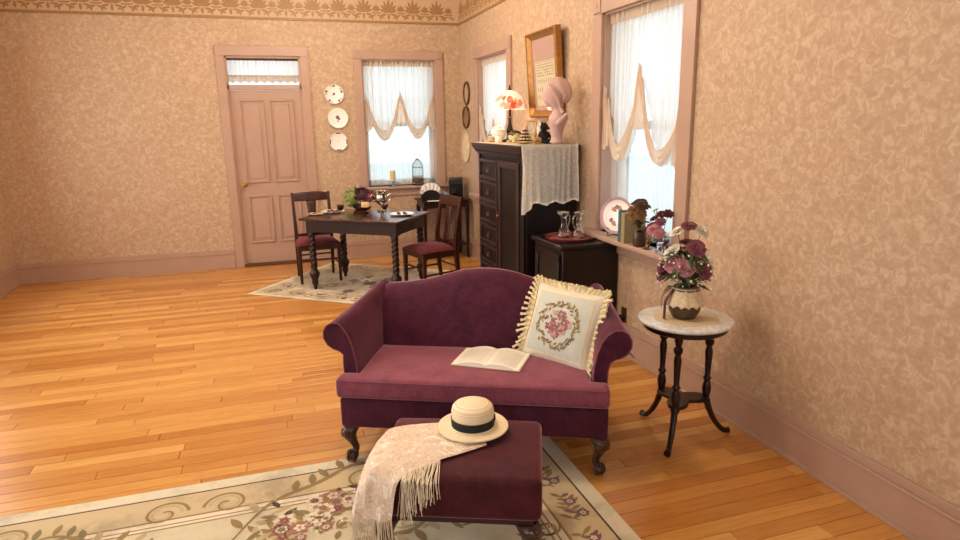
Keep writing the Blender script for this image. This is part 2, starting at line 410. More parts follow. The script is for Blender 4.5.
for i, a in enumerate(WF): window('window_%d' % (7+i), (a[1], YF, 0), R(180), a[1]-a[0], a[2], a[3], ('left', 'right')[i]+' sash window behind the viewer')

# ---- door with transom
def door():
    x0, x1 = DOOR[0], DOOR[1]; cw = .095
    root = sbox('door_1', x0+.02, x1-.02, .03, .075, .03, 2.055, TRIM, bevel=.003); root.location = (0, YB, 0); struct(root, 'mauve panelled door with lace-curtained transom')
    W = x1-x0-.04; cols = ((x0+.02+.11, x0+.02+W/2-.05), (x0+.02+W/2+.05, x1-.02-.11))
    for a, b in cols:
        for z0, z1 in ((.30, .83), (1.02, 1.93)):
            mb = MB(); t = .022                                            # raised moulding round each panel
            mb.box(a-t, b+t, .012, .03, z1, z1+t); mb.box(a-t, b+t, .012, .03, z0-t, z0); mb.box(a-t, a, .012, .03, z0, z1); mb.box(b, b+t, .012, .03, z0, z1)
            mb.obj('panel_moulding', TRIM, root, bevel=.006)
            sbox('panel', a+.03, b-.03, .022, .035, z0+.03, z1-.03, TRIM, root, .006)
    for a, b in ((x0-cw, x0), (x1, x1+cw)): sbox('side_casing', a, b, -.025, 0, 0, 2.43, TRIM, root, .004)
    sbox('head_casing', x0-cw, x1+cw, -.025, 0, 2.43, 2.54, TRIM, root, .004)
    for a, b in ((x0, x0+.02), (x1-.02, x1)): sbox('jamb', a, b, 0, .2, 0, 2.43, TRIM, root)
    sbox('jamb', x0, x1, 0, .2, 2.41, 2.43, TRIM, root)
    sbox('transom_bar', x0, x1, .0, .09, 2.06, 2.115, TRIM, root, .004)
    sbox('transom_pane', x0+.02, x1-.02, .09, .095, 2.115, 2.41, PANE, root)
    sbox('threshold', x0, x1, -.03, .2, 0, .028, mat('threshold', '#5b3420', .5), root, .004)
    mb = MB(); mb.grid(lambda s, t: (lerp(x0+.02, x1-.02, s), .06+.006*sin(s*110), lerp(2.385, 2.20, t)), 120, 4); mb.obj('transom_curtain', SHEER, root)
    mb = MB(); mb.grid(lambda s, t: (lerp(x0+.02, x1-.02, s), .055+.006*sin(s*110), lerp(2.225, 2.135+.022*abs(((s*9) % 1)-.5)*2, t)), 120, 4); mb.obj('lace_edging', m_sheer('lace_edging', '#c9a06a', .9, lace=60), root)
    mb = MB(); mb.grid(lambda s, t: (lerp(x0+.02, x1-.02, s), .055+.006*sin(s*110), lerp(2.408, 2.385, t)), 120, 1); mb.obj('gathered_heading', mat('heading', '#6b4526', .9), root)
    mb = MB(); mb.M = Matrix.Translation((x0+.09, .03, .98)) @ Matrix.Rotation(R(90), 4, 'X'); mb.lathe([(.018, 0), (.012, .02), (.012, .035), (.028, .045), (.028, .06), (.005, .07)], 16); mb.obj('door_knob', BRASS, root)
door()

# ---- outlet
o = thing('wall_outlet', 'dark wall outlet with plug low on the right wall beside the sofa', 'outlet', (XR, 3.89, .28), R(-90))
sbox('cover_plate', -.035, .035, -.006, 0, -.055, .055, mat('outlet_brown', '#4a2c18', .4), o, .003); sbox('plug', -.018, .018, -.04, -.006, -.04, .0, mat('plug_black', '#120c0a', .5), o, .006)
MB().tube(crom([(0, -.035, -.02), (0, -.05, -.1), (.03, -.03, -.2), (.2, -.02, -.265)], 6), .004, 6).obj('cord', mat('plug_black', '#120c0a', .5), o)

# ---- outside: lawn and pale neighbouring house seen through the sheers
struct(sbox('ground', -30, 30, -30, 40, -.9, -.7, mat('pale_gravel', '#d8d6cc', .9)), 'pale ground outside the windows')

# ================================================================= curtains
def curtain(label, loc, rz, W, ztop, gath, drops, zbot, amp=.012, lower=True, header=.07, name='sheer_curtain'):
    """gath: list of (x, z) tie-up points from left to right; drops: depth of each swag below the line between them"""
    root = thing(name, label, 'curtain', loc, rz)
    def hem(x):
        for (xa, za), (xb, zb), d in zip(gath[:-1], gath[1:], drops):
            if xa <= x <= xb:
                s = (x-xa)/(xb-xa); return lerp(za, zb, s)-d*4*s*(1-s)*(1 if True else 0)
        return gath[0][1] if x < gath[0][0] else gath[-1][1]
    def fold(x, t): return amp*sin(x*95+2*sin(x*17))*(.6+.4*t)+.004*sin(x*230)
    mb = MB()
    mb.grid(lambda s, t: (s*W, fold(s*W, t), lerp(ztop-header, hem(s*W)+.01, t)), int(W*170), 14); mb.obj('sheer_panel', SHEER, root)
    mb = MB()
    mb.grid(lambda s, t: (s*W, -.008+.014*sin(s*W*140+3*sin(s*W*20)), lerp(ztop, ztop-header, t)), int(W*220), 4); mb.obj('ruched_heading', SWAG, root)
    MB().tube([(-.01, .012, ztop-.025), (W+.01, .012, ztop-.025)], .008, 8).obj('curtain_rod', BRASS, root)
    for (xa, za), (xb, zb), d in zip(gath[:-1], gath[1:], drops):
        def sw(s, t, xa=xa, za=za, xb=xb, zb=zb, d=d):
            wv = .40+.60*t                                           # rows of the sling, shallow to deep
            dd = d*(.70+.30*t); q = (4*s*(1-s))**.85
            e = .5+(s-.5)*lerp(.84, 1.0, t)                          # inner rows start further in
            x = lerp(xa, xb, e); z = lerp(za, zb, e)-dd*q - (1-t)*.02 + .07*t*(1-q)*(1-t)
            return (x, -.03-.02*q-.012*sin(t*pi*5+s*3)*(.3+q), z)
        mb = MB(); mb.grid(sw, 40, 14); mb.obj('swag', SWAG, root)
    for i, (xg, zg) in enumerate(gath):                               # gathered tails under each tie
        L = (zg-zbot)*(.30 if 0 < i < len(gath)-1 else .36); wd = .10 if 0 < i < len(gath)-1 else .06
        def tail(s, t, xg=xg, zg=zg, L=L, wd=wd):
            ww = wd*(.12+.88*t**.8); x = xg+(s-.5)*2*ww
            return (min(max(x, .0), W), -.045+.012*sin(s*pi*7+t*2), zg+.10*(1-t)*(1-abs(s-.5)*2)-L*t*(1-.25*abs(s-.5)))
        mb = MB(); mb.grid(tail, 22, 12); mb.obj('gathered_tail', SWAG, root)
    if lower:
        mb = MB(); mb.grid(lambda s, t: (s*W, .03+.006*sin(s*W*70), lerp(gath[0][1]+.05, zbot+.01, t)), int(W*120), 4); mb.obj('under_panel', m_sheer('thin_voile', '#f6f9fa', .35) if 'thin_voile' not in bpy.data.materials else bpy.data.materials['thin_voile'], root)
    return root
curtain('white sheer curtain with two swags at the far window behind the dining table', (WIN1[0]+.015, YB+.05, 0), 0, .87, 2.40,
        [(.02, 1.93), (.44, 1.97), (.85, 1.95)], [.50, .50], .89)
curtain('white sheer curtain at the narrow window behind the floral lamp', (XR+.05, WIN2[1]-.015, 0), R(-90), .95, 2.35,
        [(.02, 1.75), (.48, 1.60), (.93, 1.75)], [.28, .28], .83)
curtain('white sheer curtain looped up over the large right window above the flower vases', (XR+.05, WIN3[1]-.015, 0), R(-90), .94, 2.385,
        [(.015, 1.80), (.47, 1.92), (.93, 1.66)], [.50, .42], .80, lower=True)

# ================================================================= rugs
def ribbon(mb, pts, w, z):
    n = len(pts); L = []; Rr = []
    for i in range(n):
        a = Vector(pts[max(i-1, 0)][:2]); b = Vector(pts[min(i+1, n-1)][:2]); t = (b-a); t = t.normalized() if t.length > 1e-9 else Vector((1, 0))
        ww = w(i/(n-1)) if callable(w) else w; p = Vector(pts[i][:2]); q = Vector((-t.y, t.x))*ww/2
        L.append((*(p+q), z)); Rr.append((*(p-q), z))
    mb.loft([L, Rr], closed=False)
def fleaf(mb, x, y, a, L, W, z): mb.poly([(p[0], p[1], z) for p in leafpts(x, y, a, L, W)])
def spiral(x, y, r0, turns, a0, sg=1, n=40):
    return [(x+r0*(1-.85*i/n)*cos(a0+sg*2*pi*turns*i/n), y+r0*(1-.85*i/n)*sin(a0+sg*2*pi*turns*i/n)) for i in range(n+1)]
def flower(mbs, x, y, r, z, cols):
    k = random.randint(5, 7); a0 = random.random()*6
    for i in range(k):
        a = a0+2*pi*i/k; fleaf(mbs[cols[0]], x+.1*r*cos(a), y+.1*r*sin(a), a, r, r*.8, z)
    for i in range(k):
        a = a0+.4+2*pi*i/k; fleaf(mbs[cols[1]], x, y, a, r*.6, r*.45, z+.0004)
    mbs['c'].poly([(x+r*.16*cos(2*pi*i/8), y+r*.16*sin(2*pi*i/8), z+.0008) for i in range(8)])
def rug_mat(n, c0, c1, c2):
    m, nt, p = newmat(n); p.inputs['Roughness'].default_value = .95; p.inputs['Sheen Weight'].default_value = .15
    a = noise(nt, coords(nt), 3, 6, .7); b = noise(nt, coords(nt), 260, 2)
    nt.links.new(ramp(nt, a, [(.35, lin(c0)), (.5, lin(c1)), (.65, lin(c2))]), p.inputs['Base Color']); bump(nt, p, b, .3); return m
RUGCOL = {'s': '#947a48', 's2': '#b8a67c', 'l': '#81734c', 'p': '#e4d4bc', 'r': '#a06c58', 'm': '#7a5458', 'c': '#b98a58', 'k': '#4b3527', 'g': '#c9b48c', 'b': '#d8cdb2'}
RM = {k: rug_mat('rug_yarn_'+k, '#%02x%02x%02x' % tuple(max(0, int(int(c[i:i+2], 16)*.86)) for i in (1, 3, 5)), c, c) for k, c in RUGCOL.items()}
RN = {'s': 'scrollwork', 's2': 'pale_scrollwork', 'l': 'leaf_spray', 'p': 'cream_petals', 'r': 'rose_petals', 'm': 'mauve_petals', 'c': 'flower_centre', 'k': 'dark_border_line', 'g': 'gold_border_band', 'b': 'outer_border_band'}
def rug_finish(mbs, root, top):
    for mb in mbs.values(): mb.v = [(p[0], p[1], top+.0003+(p[2]-top)*.3) for p in mb.v]
    for k, mb in mbs.items():
        if mb.v: tag(mb.obj(RN[k], RM[k], root, smooth=0), kind='stuff')
def vine(mbs, x0, y0, a, L, z, col='m', n=9, amp=.03):
    pts = [(x0+cos(a)*L*i/30-sin(a)*amp*sin(i*.55), y0+sin(a)*L*i/30+cos(a)*amp*sin(i*.55)) for i in range(31)]
    ribbon(mbs['l'], pts, .008, z)
    for k in range(n):
        i = int(30*(k+.5)/n); p = pts[i]
        for sg in (-1, 1):
            b = a+sg*(.7+.5*random.random()); fleaf(mbs[random.choice(('l', 's', col))], p[0], p[1], b, .05+.03*random.random(), .022, z+.0003)
        if k % 3 == 1: flower(mbs, p[0]+.02*random.uniform(-1, 1), p[1]+.02*random.uniform(-1, 1), .028, z+.0006, (col, 'p'))
# --- foreground rug
x0, x1, y0, y1 = RUG2; T = .004
rug = tag(sbox('area_rug', x0, x1, y0, y1, .0002, T, rug_mat('rug_field', '#bdb092', '#d0c4a4', '#dacfb2'), bevel=.003), 'cream floral rug with scroll border under the plum sofa and ottoman', 'rug')
mbs = {k: MB() for k in RUGCOL}; z = T+.0006
def band(k, a, b, zz):                                   # rectangular frame between insets a and b
    m = mbs[k]
    for q in (((x0+a, y0+a), (x1-a, y0+a), (x1-b, y0+b), (x0+b, y0+b)), ((x1-a, y0+a), (x1-a, y1-a), (x1-b, y1-b), (x1-b, y0+b)),
              ((x1-a, y1-a), (x0+a, y1-a), (x0+b, y1-b), (x1-b, y1-b)), ((x0+a, y1-a), (x0+a, y0+a), (x0+b, y0+b), (x0+b, y1-b))):
        m.poly([(p[0], p[1], zz) for p in q])
band('b', .0, .075, z); band('k', .075, .085, z); band('g', .085, .26, z); band('s', .26, .272, z); band('p', .272, .30, z); band('s', .30, .308, z); band('p', .308, .325, z); band('s', .325, .334, z)
for k in range(9):                                       # right border sprays
    yy = y0+.25+k*.27; vine(mbs, x1-.17, yy, pi/2+random.uniform(-.15, .15), .2, z+.0012, random.choice('rmrm'), 6, .02)
    vine(mbs, x1-.44, yy+.1, pi/2+random.uniform(-.3, .3), .22, z+.0012, 'm', 6, .025)
    for sg in (-1, 1): ribbon(mbs['s'], spiral(x1-.33+.0, yy, .06, 1.1, pi/2*(1+sg), sg), lambda t: .011*(1-.4*t), z+.0016)
def medallion(cx, cy, s, a):
    c, d = cos(a), sin(a)
    def T2(pts): return [(cx+s*(p[0]*c-p[1]*d), cy+s*(p[0]*d+p[1]*c)) for p in pts]
    for sg in (-1, 1):
        ribbon(mbs['s'], T2([(q[0], sg*q[1]) for q in spiral(.34, .16, .15, 1.35, pi)]), lambda t: .022*s*(1-.5*t)+.004, z+.002)
        ribbon(mbs['s2'], T2([(q[0], sg*q[1]) for q in spiral(.34, .16, .115, 1.2, pi)]), lambda t: .02*s*(1-.5*t)+.004, z+.0017)
        arc = crom([(-.42, .03, 0), (-.2, .22, 0), (.05, .27, 0), (.28, .33, 0), (.46, .22, 0)], 8)
        ribbon(mbs['s'], T2([(q.x, sg*q.y) for q in arc]), lambda t: .03*s*sin(pi*max(.08, min(.95, t))), z+.002)
        for i in range(3, len(arc)-2, 3): 
            q = T2([(arc[i].x, sg*arc[i].y)])[0]; fleaf(mbs[random.choice(('s', 's2', 'l'))], q[0], q[1], a+sg*(1.1+random.random()*.8), .11*s, .04*s, z+.0023)
    for k in range(60):
        t_, r_ = random.random()*6.3, sqrt(random.random()); q = T2([(.34*r_*cos(t_), .19*r_*sin(t_))])[0]
        fleaf(mbs[random.choice(('l', 's', 's', 's2', 'k'))], q[0], q[1], random.random()*6, random.uniform(.06, .11)*s, .03*s, z+.0026+k*.00002)
    for k in range(34):
        t_, r_ = random.random()*6.3, sqrt(random.random()); q = T2([(.27*r_*cos(t_), .14*r_*sin(t_))])[0]
        flower(mbs, q[0], q[1], random.uniform(.025, .055)*s, z+.004+k*.0001, random.choice((('p', 'r'), ('r', 'p'), ('p', 's2'), ('p', 'r'), ('s2', 'r'), ('r', 'm'))))
medallion(.10, 2.56, .95, R(15)); medallion(-.85, 2.45, .8, R(165)); medallion(.85, 1.55, .6, R(70)); medallion(-.3, 1.2, 1.0, R(0)); medallion(-.35, 1.95, .6, R(100))
for sx in (-1.3, -.45, .42, .8): 
    for sg in (-1, 1): ribbon(mbs['s'], spiral(sx+sg*.13, 2.78, .10, 1.3, pi/2+sg*pi/2, -sg), lambda t: .016*(1-.4*t), z+.0022); ribbon(mbs['s2'], spiral(sx+sg*.13, 2.78, .075, 1.2, pi/2+sg*pi/2, -sg), lambda t: .014*(1-.4*t), z+.002)
for k in range(46):
    cx, cy = random.uniform(-1.3, .85), random.uniform(1.0, 2.7); rr_ = random.uniform(.05, .10)
    ribbon(mbs[random.choice(('s', 's', 's2'))], spiral(cx, cy, rr_, random.uniform(.8, 1.5), random.random()*6, random.choice((-1, 1))), lambda t: .013*(1-.5*t), z+.0011+k*.00002)
    for j_ in range(3): fleaf(mbs[random.choice(('s', 's2', 'l'))], cx+random.uniform(-.09, .09), cy+random.uniform(-.09, .09), random.random()*6, .07, .024, z+.0010)
for k in range(16): vine(mbs, random.uniform(-1.2, .9), random.uniform(.9, 2.3), random.random()*6, .35, z+.0012, random.choice('rm'), 8)
for k in range(7):                                       # leafy scrolls in front of the ottoman
    cx, cy = .18+.13*k, 1.72-.05*k+random.uniform(-.03, .03)
    ribbon(mbs['s'], spiral(cx, cy, .075, 1.2, random.random()*6, random.choice((-1, 1))), lambda t: .018*(1-.5*t), z+.0025)
    for j in range(4): fleaf(mbs[random.choice(('s', 'l'))], cx+random.uniform(-.05, .05), cy+random.uniform(-.05, .05), random.random()*6, .09, .03, z+.0028)
rug_finish(mbs, rug, T)
# --- dining rug
rug1 = sbox('dining_rug', -RUG1W/2, RUG1W/2, -RUG1D/2, RUG1D/2, .0002, .004, rug_mat('rug_field_far', '#9c8664', '#c6b28e', '#d6c7a6'), bevel=.003)
rug1.location = (RUG1C[0], RUG1C[1], 0); rug1.rotation_euler = (0, 0, RUG1A); tag(rug1, 'cream floral rug under the dark dining table', 'rug')
mbs = {k: MB() for k in RUGCOL}; x0, x1, y0, y1 = -RUG1W/2, RUG1W/2, -RUG1D/2, RUG1D/2; z = .0046
band('b', 0, .05, z); band('s2', .05, .06, z); band('s', .30, .31, z); band('p', .31, .33, z)
for k in range(46):
    q = random.choice((0, 1, 2, 3)); t = random.uniform(-.95, .95)
    px, py = (t*RUG1W/2, (1 if q == 0 else -1)*(RUG1D/2-.18)) if q < 2 else ((1 if q == 2 else -1)*(RUG1W/2-.18), t*RUG1D/2)
    ribbon(mbs[random.choice(('s', 's2', 'l'))], spiral(px, py, random.uniform(.05, .1), 1.2, random.random()*6, random.choice((-1, 1)), 24), lambda t: .022*(1-.5*t), z+.001)
    flower(mbs, px+random.uniform(-.06, .06), py+random.uniform(-.06, .06), .05, z+.002, random.choice((('r', 'p'), ('p', 'm'), ('s2', 'r'))))
for k in range(30):
    px, py = random.uniform(-.6, .6), random.uniform(-.4, .4); flower(mbs, px, py, .06, z+.002, random.choice((('r', 'p'), ('p', 'm'), ('s2', 'r'), ('m', 'l')))); fleaf(mbs['l'], px, py, random.random()*6, .14, .05, z+.001)
rug_finish(mbs, rug1, .004)

# ================================================================= sofa
def cabriole(parent, x, y, ztop, dx, dy, h=None, s=1.0, name='leg'):
    """carved S-shaped leg with ball-and-claw foot; (dx,dy) is the outward direction"""
    d = Vector((dx, dy, 0)).normalized(); h = ztop
    P = [(-.004, ztop, .046), (.004, ztop*.95, .047), (.012, ztop*.86, .043), (.014, ztop*.74, .035), (.008, ztop*.6, .027), (.0, ztop*.46, .021), (-.006, ztop*.34, .018), (-.004, ztop*.26, .019), (.004, ztop*.2, .022)]
    rings = []; n = 12
    for off, z, r in P:
        r *= s; rings.append([(x+d.x*off*s*1.8+r*cos(2*pi*j/n), y+d.y*off*s*1.8+r*sin(2*pi*j/n), z) for j in range(n)])
    leg = MB().loft(rings).obj(name, LEGW, parent)
    fx, fy = x+d.x*.012*s, y+d.y*.012*s; fr = ztop*.135
    foot = MB(); foot.ball((fx, fy, fr*.98), (fr*1.0, fr*1.0, fr*.98), 14, 10)
    for k in (-1.1, -.0, 1.1, pi):
        a = atan2(d.y, d.x)+k; e = Vector((cos(a), sin(a), 0))
        foot.tube([(fx+e.x*fr*.35, fy+e.y*fr*.35, fr*2.1), (fx+e.x*fr*.85, fy+e.y*fr*.85, fr*1.75), (fx+e.x*fr*1.12, fy+e.y*fr*1.12, fr*1.05), (fx+e.x*fr*1.0, fy+e.y*fr*1.0, fr*.25)], [fr*.2, fr*.24, fr*.22, fr*.14], 7)
    foot.obj('claw_foot', LEGW, leg)
    kn = MB(); a0 = atan2(d.y, d.x)
    for k in range(-3, 4):                                            # acanthus carving on the knee
        a = a0+k*.38; e = Vector((cos(a), sin(a), 0)); r = .034*s
        kn.ball((x+d.x*.02*s+e.x*r, y+d.y*.02*s+e.y*r, ztop-(.034+.004*abs(k))*s), (.011*s, .011*s, .026*s), 7, 6)
    kn.obj('knee_carving', LEGW, leg)
    return leg

sofa = thing('sofa', 'plum velvet camelback loveseat with rolled arms and carved claw feet', 'sofa', (.79, 2.67, T+.002), R(-25.7))
def puff_box(name, m, parent, outline, z0, z1, r, crown, seg=4):
    """extruded outline with rounded edges and a slightly crowned top"""
    bm = bmesh.new(); vs = [bm.verts.new((p[0], p[1], z0)) for p in outline]; f = bm.faces.new(vs)
    ex = bmesh.ops.extrude_face_region(bm, geom=[f]); up = [e for e in ex['geom'] if isinstance(e, bmesh.types.BMVert)]
    bmesh.ops.translate(bm, verts=up, vec=(0, 0, z1-z0)); bmesh.ops.recalc_face_normals(bm, faces=bm.faces)
    bmesh.ops.bevel(bm, geom=list(bm.edges), offset=r, segments=seg, affect='EDGES', profile=.5, clamp_overlap=True)
    xs = [p[0] for p in outline]; ys = [p[1] for p in outline]
    if crown:
        bmesh.ops.triangulate(bm, faces=[f for f in bm.faces if len(f.verts) > 4])
        bmesh.ops.subdivide_edges(bm, edges=[e for e in bm.edges if e.calc_length() > .08], cuts=5, use_grid_fill=True)
        cx, cy = (min(xs)+max(xs))/2, (min(ys)+max(ys))/2; hx, hy = (max(xs)-min(xs))/2, (max(ys)-min(ys))/2
        for v in bm.verts:
            a, b = (v.co.x-cx)/hx, (v.co.y-cy)/hy
            if v.co.z > (z0+z1)/2: v.co.z += crown*max(0, 1-a**4)*max(0, 1-b**2)
    me = bpy.data.meshes.new(name); bm.to_mesh(me); bm.free()
    me.polygons.foreach_set('use_smooth', [True]*len(me.polygons)); me.set_sharp_from_angle(angle=R(50)); me.materials.append(m)
    return link(name, me, parent)
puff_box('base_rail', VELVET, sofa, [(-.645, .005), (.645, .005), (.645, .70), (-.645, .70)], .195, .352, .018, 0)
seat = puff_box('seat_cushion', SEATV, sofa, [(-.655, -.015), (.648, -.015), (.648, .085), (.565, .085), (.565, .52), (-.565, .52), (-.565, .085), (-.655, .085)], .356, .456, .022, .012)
seat_side = MB(); P = [(-.635, -.0155), (0, -.0162), (.628, -.0155)]
MB().tube([(p[0], p[1], .447) for p in P], .0025, 6).obj('piping', PIPE, seat); MB().tube([(p[0], p[1], .368) for p in P], .0025, 6).obj('piping', PIPE, seat)
PROF0 = [(.637, .345), (.638, .42), (.640, .50), (.650, .545), (.672, .563), (.70, .572), (.728, .592), (.745, .625), (.745, .66), (.728, .690), (.70, .705), (.668, .703), (.638, .683), (.612, .645), (.592, .59), (.578, .52), (.572, .43), (.570, .345)]
PROF1 = [(.640, .345), (.641, .42), (.642, .52), (.643, .59), (.644, .645), (.646, .675), (.648, .70), (.648, .725), (.643, .747), (.630, .765), (.610, .775), (.592, .773), (.575, .760), (.562, .730), (.556, .67), (.553, .58), (.551, .45), (.550, .345)]
def arm(sg):
    rings = []; YS = [.085, .10, .18, .28, .38, .48, .58, .68, .70]
    for i, v in enumerate(YS):
        t = (v-.085)/.615; t = t**1.05; k = .985 if i in (0, len(YS)-1) else 1
        ring = []
        for (a, b), (c, d) in zip(PROF0, PROF1):
            u = lerp(a, c, t); zz = lerp(b, d, t)
            if i == 0: u = .64+(u-.64)*.985; zz = .6+(zz-.6)*.985
            ring.append((sg*(u-(.012 if sg < 0 and u > .64 else 0)), v, zz))
        rings.append(ring)
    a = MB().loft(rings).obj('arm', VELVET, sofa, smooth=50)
    MB().tube([(sg*(p[0]-(.012 if sg < 0 and p[0] > .64 else 0)), .087, p[1]) for p in PROF0[1:]], .0034, 6).obj('piping', PIPE, a)
    return a
arm(-1); arm(1)
def camel(u):                                                         # top line of the back
    a = abs(u); pts = [(0, .868), (.08, .864), (.16, .849), (.25, .820), (.34, .797), (.44, .784), (.56, .774), (.6, .770)]
    for (p, q), (r, s) in zip(pts[:-1], pts[1:]):
        if p <= a <= r: t = (a-p)/(r-p); return lerp(q, s, t*t*(3-2*t) if False else t)
    return pts[-1][1]
rings = []
NU = 44
for i in range(NU+1):
    u = lerp(-.566, .566, i/NU); zt = (camel(u-.03)+camel(u)*2+camel(u+.03))/4; e = (1-abs(2*i/NU-1)**14)
    b = .012*e; sec = [(.475-b, .345), (.482-b, .42), (.505-b, .55), (.535-b, .68), (.565-b*.6, zt-.055), (.585, zt-.02), (.615, zt), (.65, zt-.003), (.68, zt-.022), (.695, zt-.06), (.70, .6), (.70, .345)]
    if i in (0, NU): sec = [(.5+(v-.5)*.97+.01, zz-.008) for v, zz in sec]
    rings.append([(u, v, zz) for v, zz in sec])
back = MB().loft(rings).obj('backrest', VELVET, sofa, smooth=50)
for sx in (-1, 1):
    cabriole(sofa, sx*.60, .052, .200, sx*.6, -.8, s=1.0)
    MB().loft([[(sx*.60+a*r, .655+b*r+o, zz) for a, b in ((-1, -1), (1, -1), (1, 1), (-1, 1))] for zz, r, o in ((0.0, .016, .03), (.1, .02, .01), (.21, .026, 0))]).obj('leg', LEGW, sofa, bevel=.004)
LZ = T
# ================================================================= ottoman
OTC = (.612, 2.19); OA = R(-23)
ott = thing('ottoman', 'square plum velvet ottoman with carved cabriole legs in front of the sofa', 'ottoman', (OTC[0], OTC[1], T+.002), OA)
ot = lambda p, q, z: (OTC[0]+p*cos(OA)-q*sin(OA), OTC[1]+p*sin(OA)+q*cos(OA), z)
puff_box('upholstered_top', m_velvet('ottoman_velvet', '#38121a', '#56202a', '#f0a8b4', 1.0), ott, [(-.312, -.245), (.312, -.245), (.312, .245), (-.312, .245)], .248, .415, .03, .012, 5)
MB().box(-.28, .28, -.215, .215, .222, .252).obj('base_frame', mat('ottoman_frame', '#3a1820', .7), ott)
for sx in (-1, 1):
    for sy in (-1, 1): cabriole(ott, sx*.255, sy*.19, .225, sx, sy, s=1.0)

# ================================================================= hat on ottoman
HX, HY = .682, 2.268
def straw():
    m, nt, p = newmat('straw'); p.inputs['Roughness'].default_value = .7
    t = N(nt, 'ShaderNodeTexCoord'); sx = N(nt, 'ShaderNodeSeparateXYZ'); nt.links.new(t.outputs['Object'], sx.inputs[0])
    def sq(o): a = N(nt, 'ShaderNodeMath', operation='MULTIPLY'); nt.links.new(o, a.inputs[0]); nt.links.new(o, a.inputs[1]); return a.outputs[0]
    ad = N(nt, 'ShaderNodeMath', operation='ADD'); nt.links.new(sq(sx.outputs[0]), ad.inputs[0]); nt.links.new(sq(sx.outputs[1]), ad.inputs[1])
    rt = N(nt, 'ShaderNodeMath', operation='SQRT'); nt.links.new(ad.outputs[0], rt.inputs[0])
    s2 = N(nt, 'ShaderNodeMath', operation='ADD'); nt.links.new(rt.outputs[0], s2.inputs[0]); nt.links.new(sx.outputs[2], s2.inputs[1])
    mu = N(nt, 'ShaderNodeMath', operation='MULTIPLY'); mu.inputs[1].default_value = 900; nt.links.new(s2.outputs[0], mu.inputs[0])
    si = N(nt, 'ShaderNodeMath', operation='SINE'); nt.links.new(mu.outputs[0], si.inputs[0])
    no = noise(nt, coords(nt), 120, 3)
    mx = N(nt, 'ShaderNodeMixRGB'); mx.inputs[0].default_value = .5; nt.links.new(si.outputs[0], mx.inputs[1]); nt.links.new(no, mx.inputs[2])
    nt.links.new(ramp(nt, mx.outputs[0], [(.0, lin('#ead2a4')), (.6, lin('#faf0d6'))]), p.inputs['Base Color']); bump(nt, p, mx.outputs[0], .4, .001); return m
STRAW = straw()
hat = thing('straw_hat', 'straw boater hat with black band resting on the shawl', 'hat', (HX, HY, T+.4455), R(8))
MB().lathe([(.083, .008), (.10, .006), (.125, .004), (.142, .006), (.144, .009), (.142, .012), (.12, .011), (.10, .013), (.086, .017), (.08, .02)], 48).obj('brim', STRAW, hat)
MB().lathe([(.083, .012), (.084, .03), (.086, .06), (.0855, .078), (.082, .092), (.073, .103), (.058, .110), (.035, .114), (.002, .115)], 48).obj('crown', STRAW, hat)
MB().lathe([(.0868, .016), (.0872, .03), (.0885, .050), (.0872, .051), (.085, .03), (.085, .016)], 48).obj('hat_band', BLACK, hat)
bow = MB(); bow.M = Matrix.Translation((.088, -.0, .033)); bow.box(-.004, .006, -.02, .02, -.016, .014); bow.obj('band_bow', BLACK, hat, bevel=.003)

# ================================================================= shawl
CT = [  # rows from hat to hem, in ottoman coordinates (p, q, z); columns from far edge to near edge
 [(.02, .17, .430), (.04, .10, .436), (.07, .03, .437), (.10, -.03, .434)],
 [(-.10, .15, .430), (-.06, .07, .437), (-.02, -.02, .438), (.02, -.09, .433)],
 [(-.22, .13, .430), (-.18, .04, .437), (-.13, -.06, .437), (-.08, -.155, .431)],
 [(-.305, .09, .427), (-.27, .00, .436), (-.22, -.12, .437), (-.16, -.225, .430)],
 [(-.335, .04, .412), (-.330, -.06, .424), (-.29, -.20, .436), (-.19, -.266, .418)],
 [(-.350, .00, .375), (-.352, -.12, .385), (-.318, -.262, .390), (-.20, -.280, .375)],
 [(-.360, -.05, .325), (-.366, -.18, .332), (-.325, -.285, .335), (-.205, -.290, .328)],
 [(-.368, -.09, .270), (-.378, -.225, .275), (-.330, -.300, .282), (-.215, -.298, .280)]]
rowc = [crom(r, 8) for r in CT]
cols = list(zip(*rowc)); cols = [crom(c, 6) for c in cols]
nr, nc = len(cols[0]), len(cols)
mb = MB()
def shp(i, j):
    p = cols[j][i].copy(); t = i/(nr-1); w = .0045*sin(j*.75+t*4)+.003*sin(j*1.9-t*7)
    if t < .5: p.z += abs(w)*.9+.004
    else: p.y -= w*2.2; p.x -= abs(w)
    return p
for j in range(nc): pass
vs = [tuple(shp(i, j)) for i in range(nr) for j in range(nc)]
fs = [(i*nc+j, i*nc+j+1, (i+1)*nc+j+1, (i+1)*nc+j) for i in range(nr-1) for j in range(nc-1)]
mb.add(vs, fs)
shawl = thing('shawl', 'cream lace shawl with long fringe draped over the ottoman under the hat', 'shawl', (OTC[0], OTC[1], T), OA)
SH = m_sheer('shawl_lace', '#eed7bd', .99, lace=45)
def m_shawl():
    m, nt, p = newmat('shawl_lace_cloth'); p.inputs['Roughness'].default_value = .85
    a = noise(nt, coords(nt), 14, 6, .65, 2.2)
    nt.links.new(ramp(nt, a, [(.36, lin('#cfae92')), (.45, lin('#efdecb')), (.52, lin('#d8bda2')), (.60, lin('#f5ebde'))]), p.inputs['Base Color'])
    b = noise(nt, coords(nt), 90, 2); al = ramp(nt, b, [(.22, (.8,)*3+(1,)), (.30, (1,)*3+(1,))]); nt.links.new(al, p.inputs['Alpha']); return m
mb.obj('lace_cloth', m_shawl(), shawl, smooth=60)
FR = mat('fringe_thread', '#efe0c8', .8, var=.1, scale=50)
fr = MB()
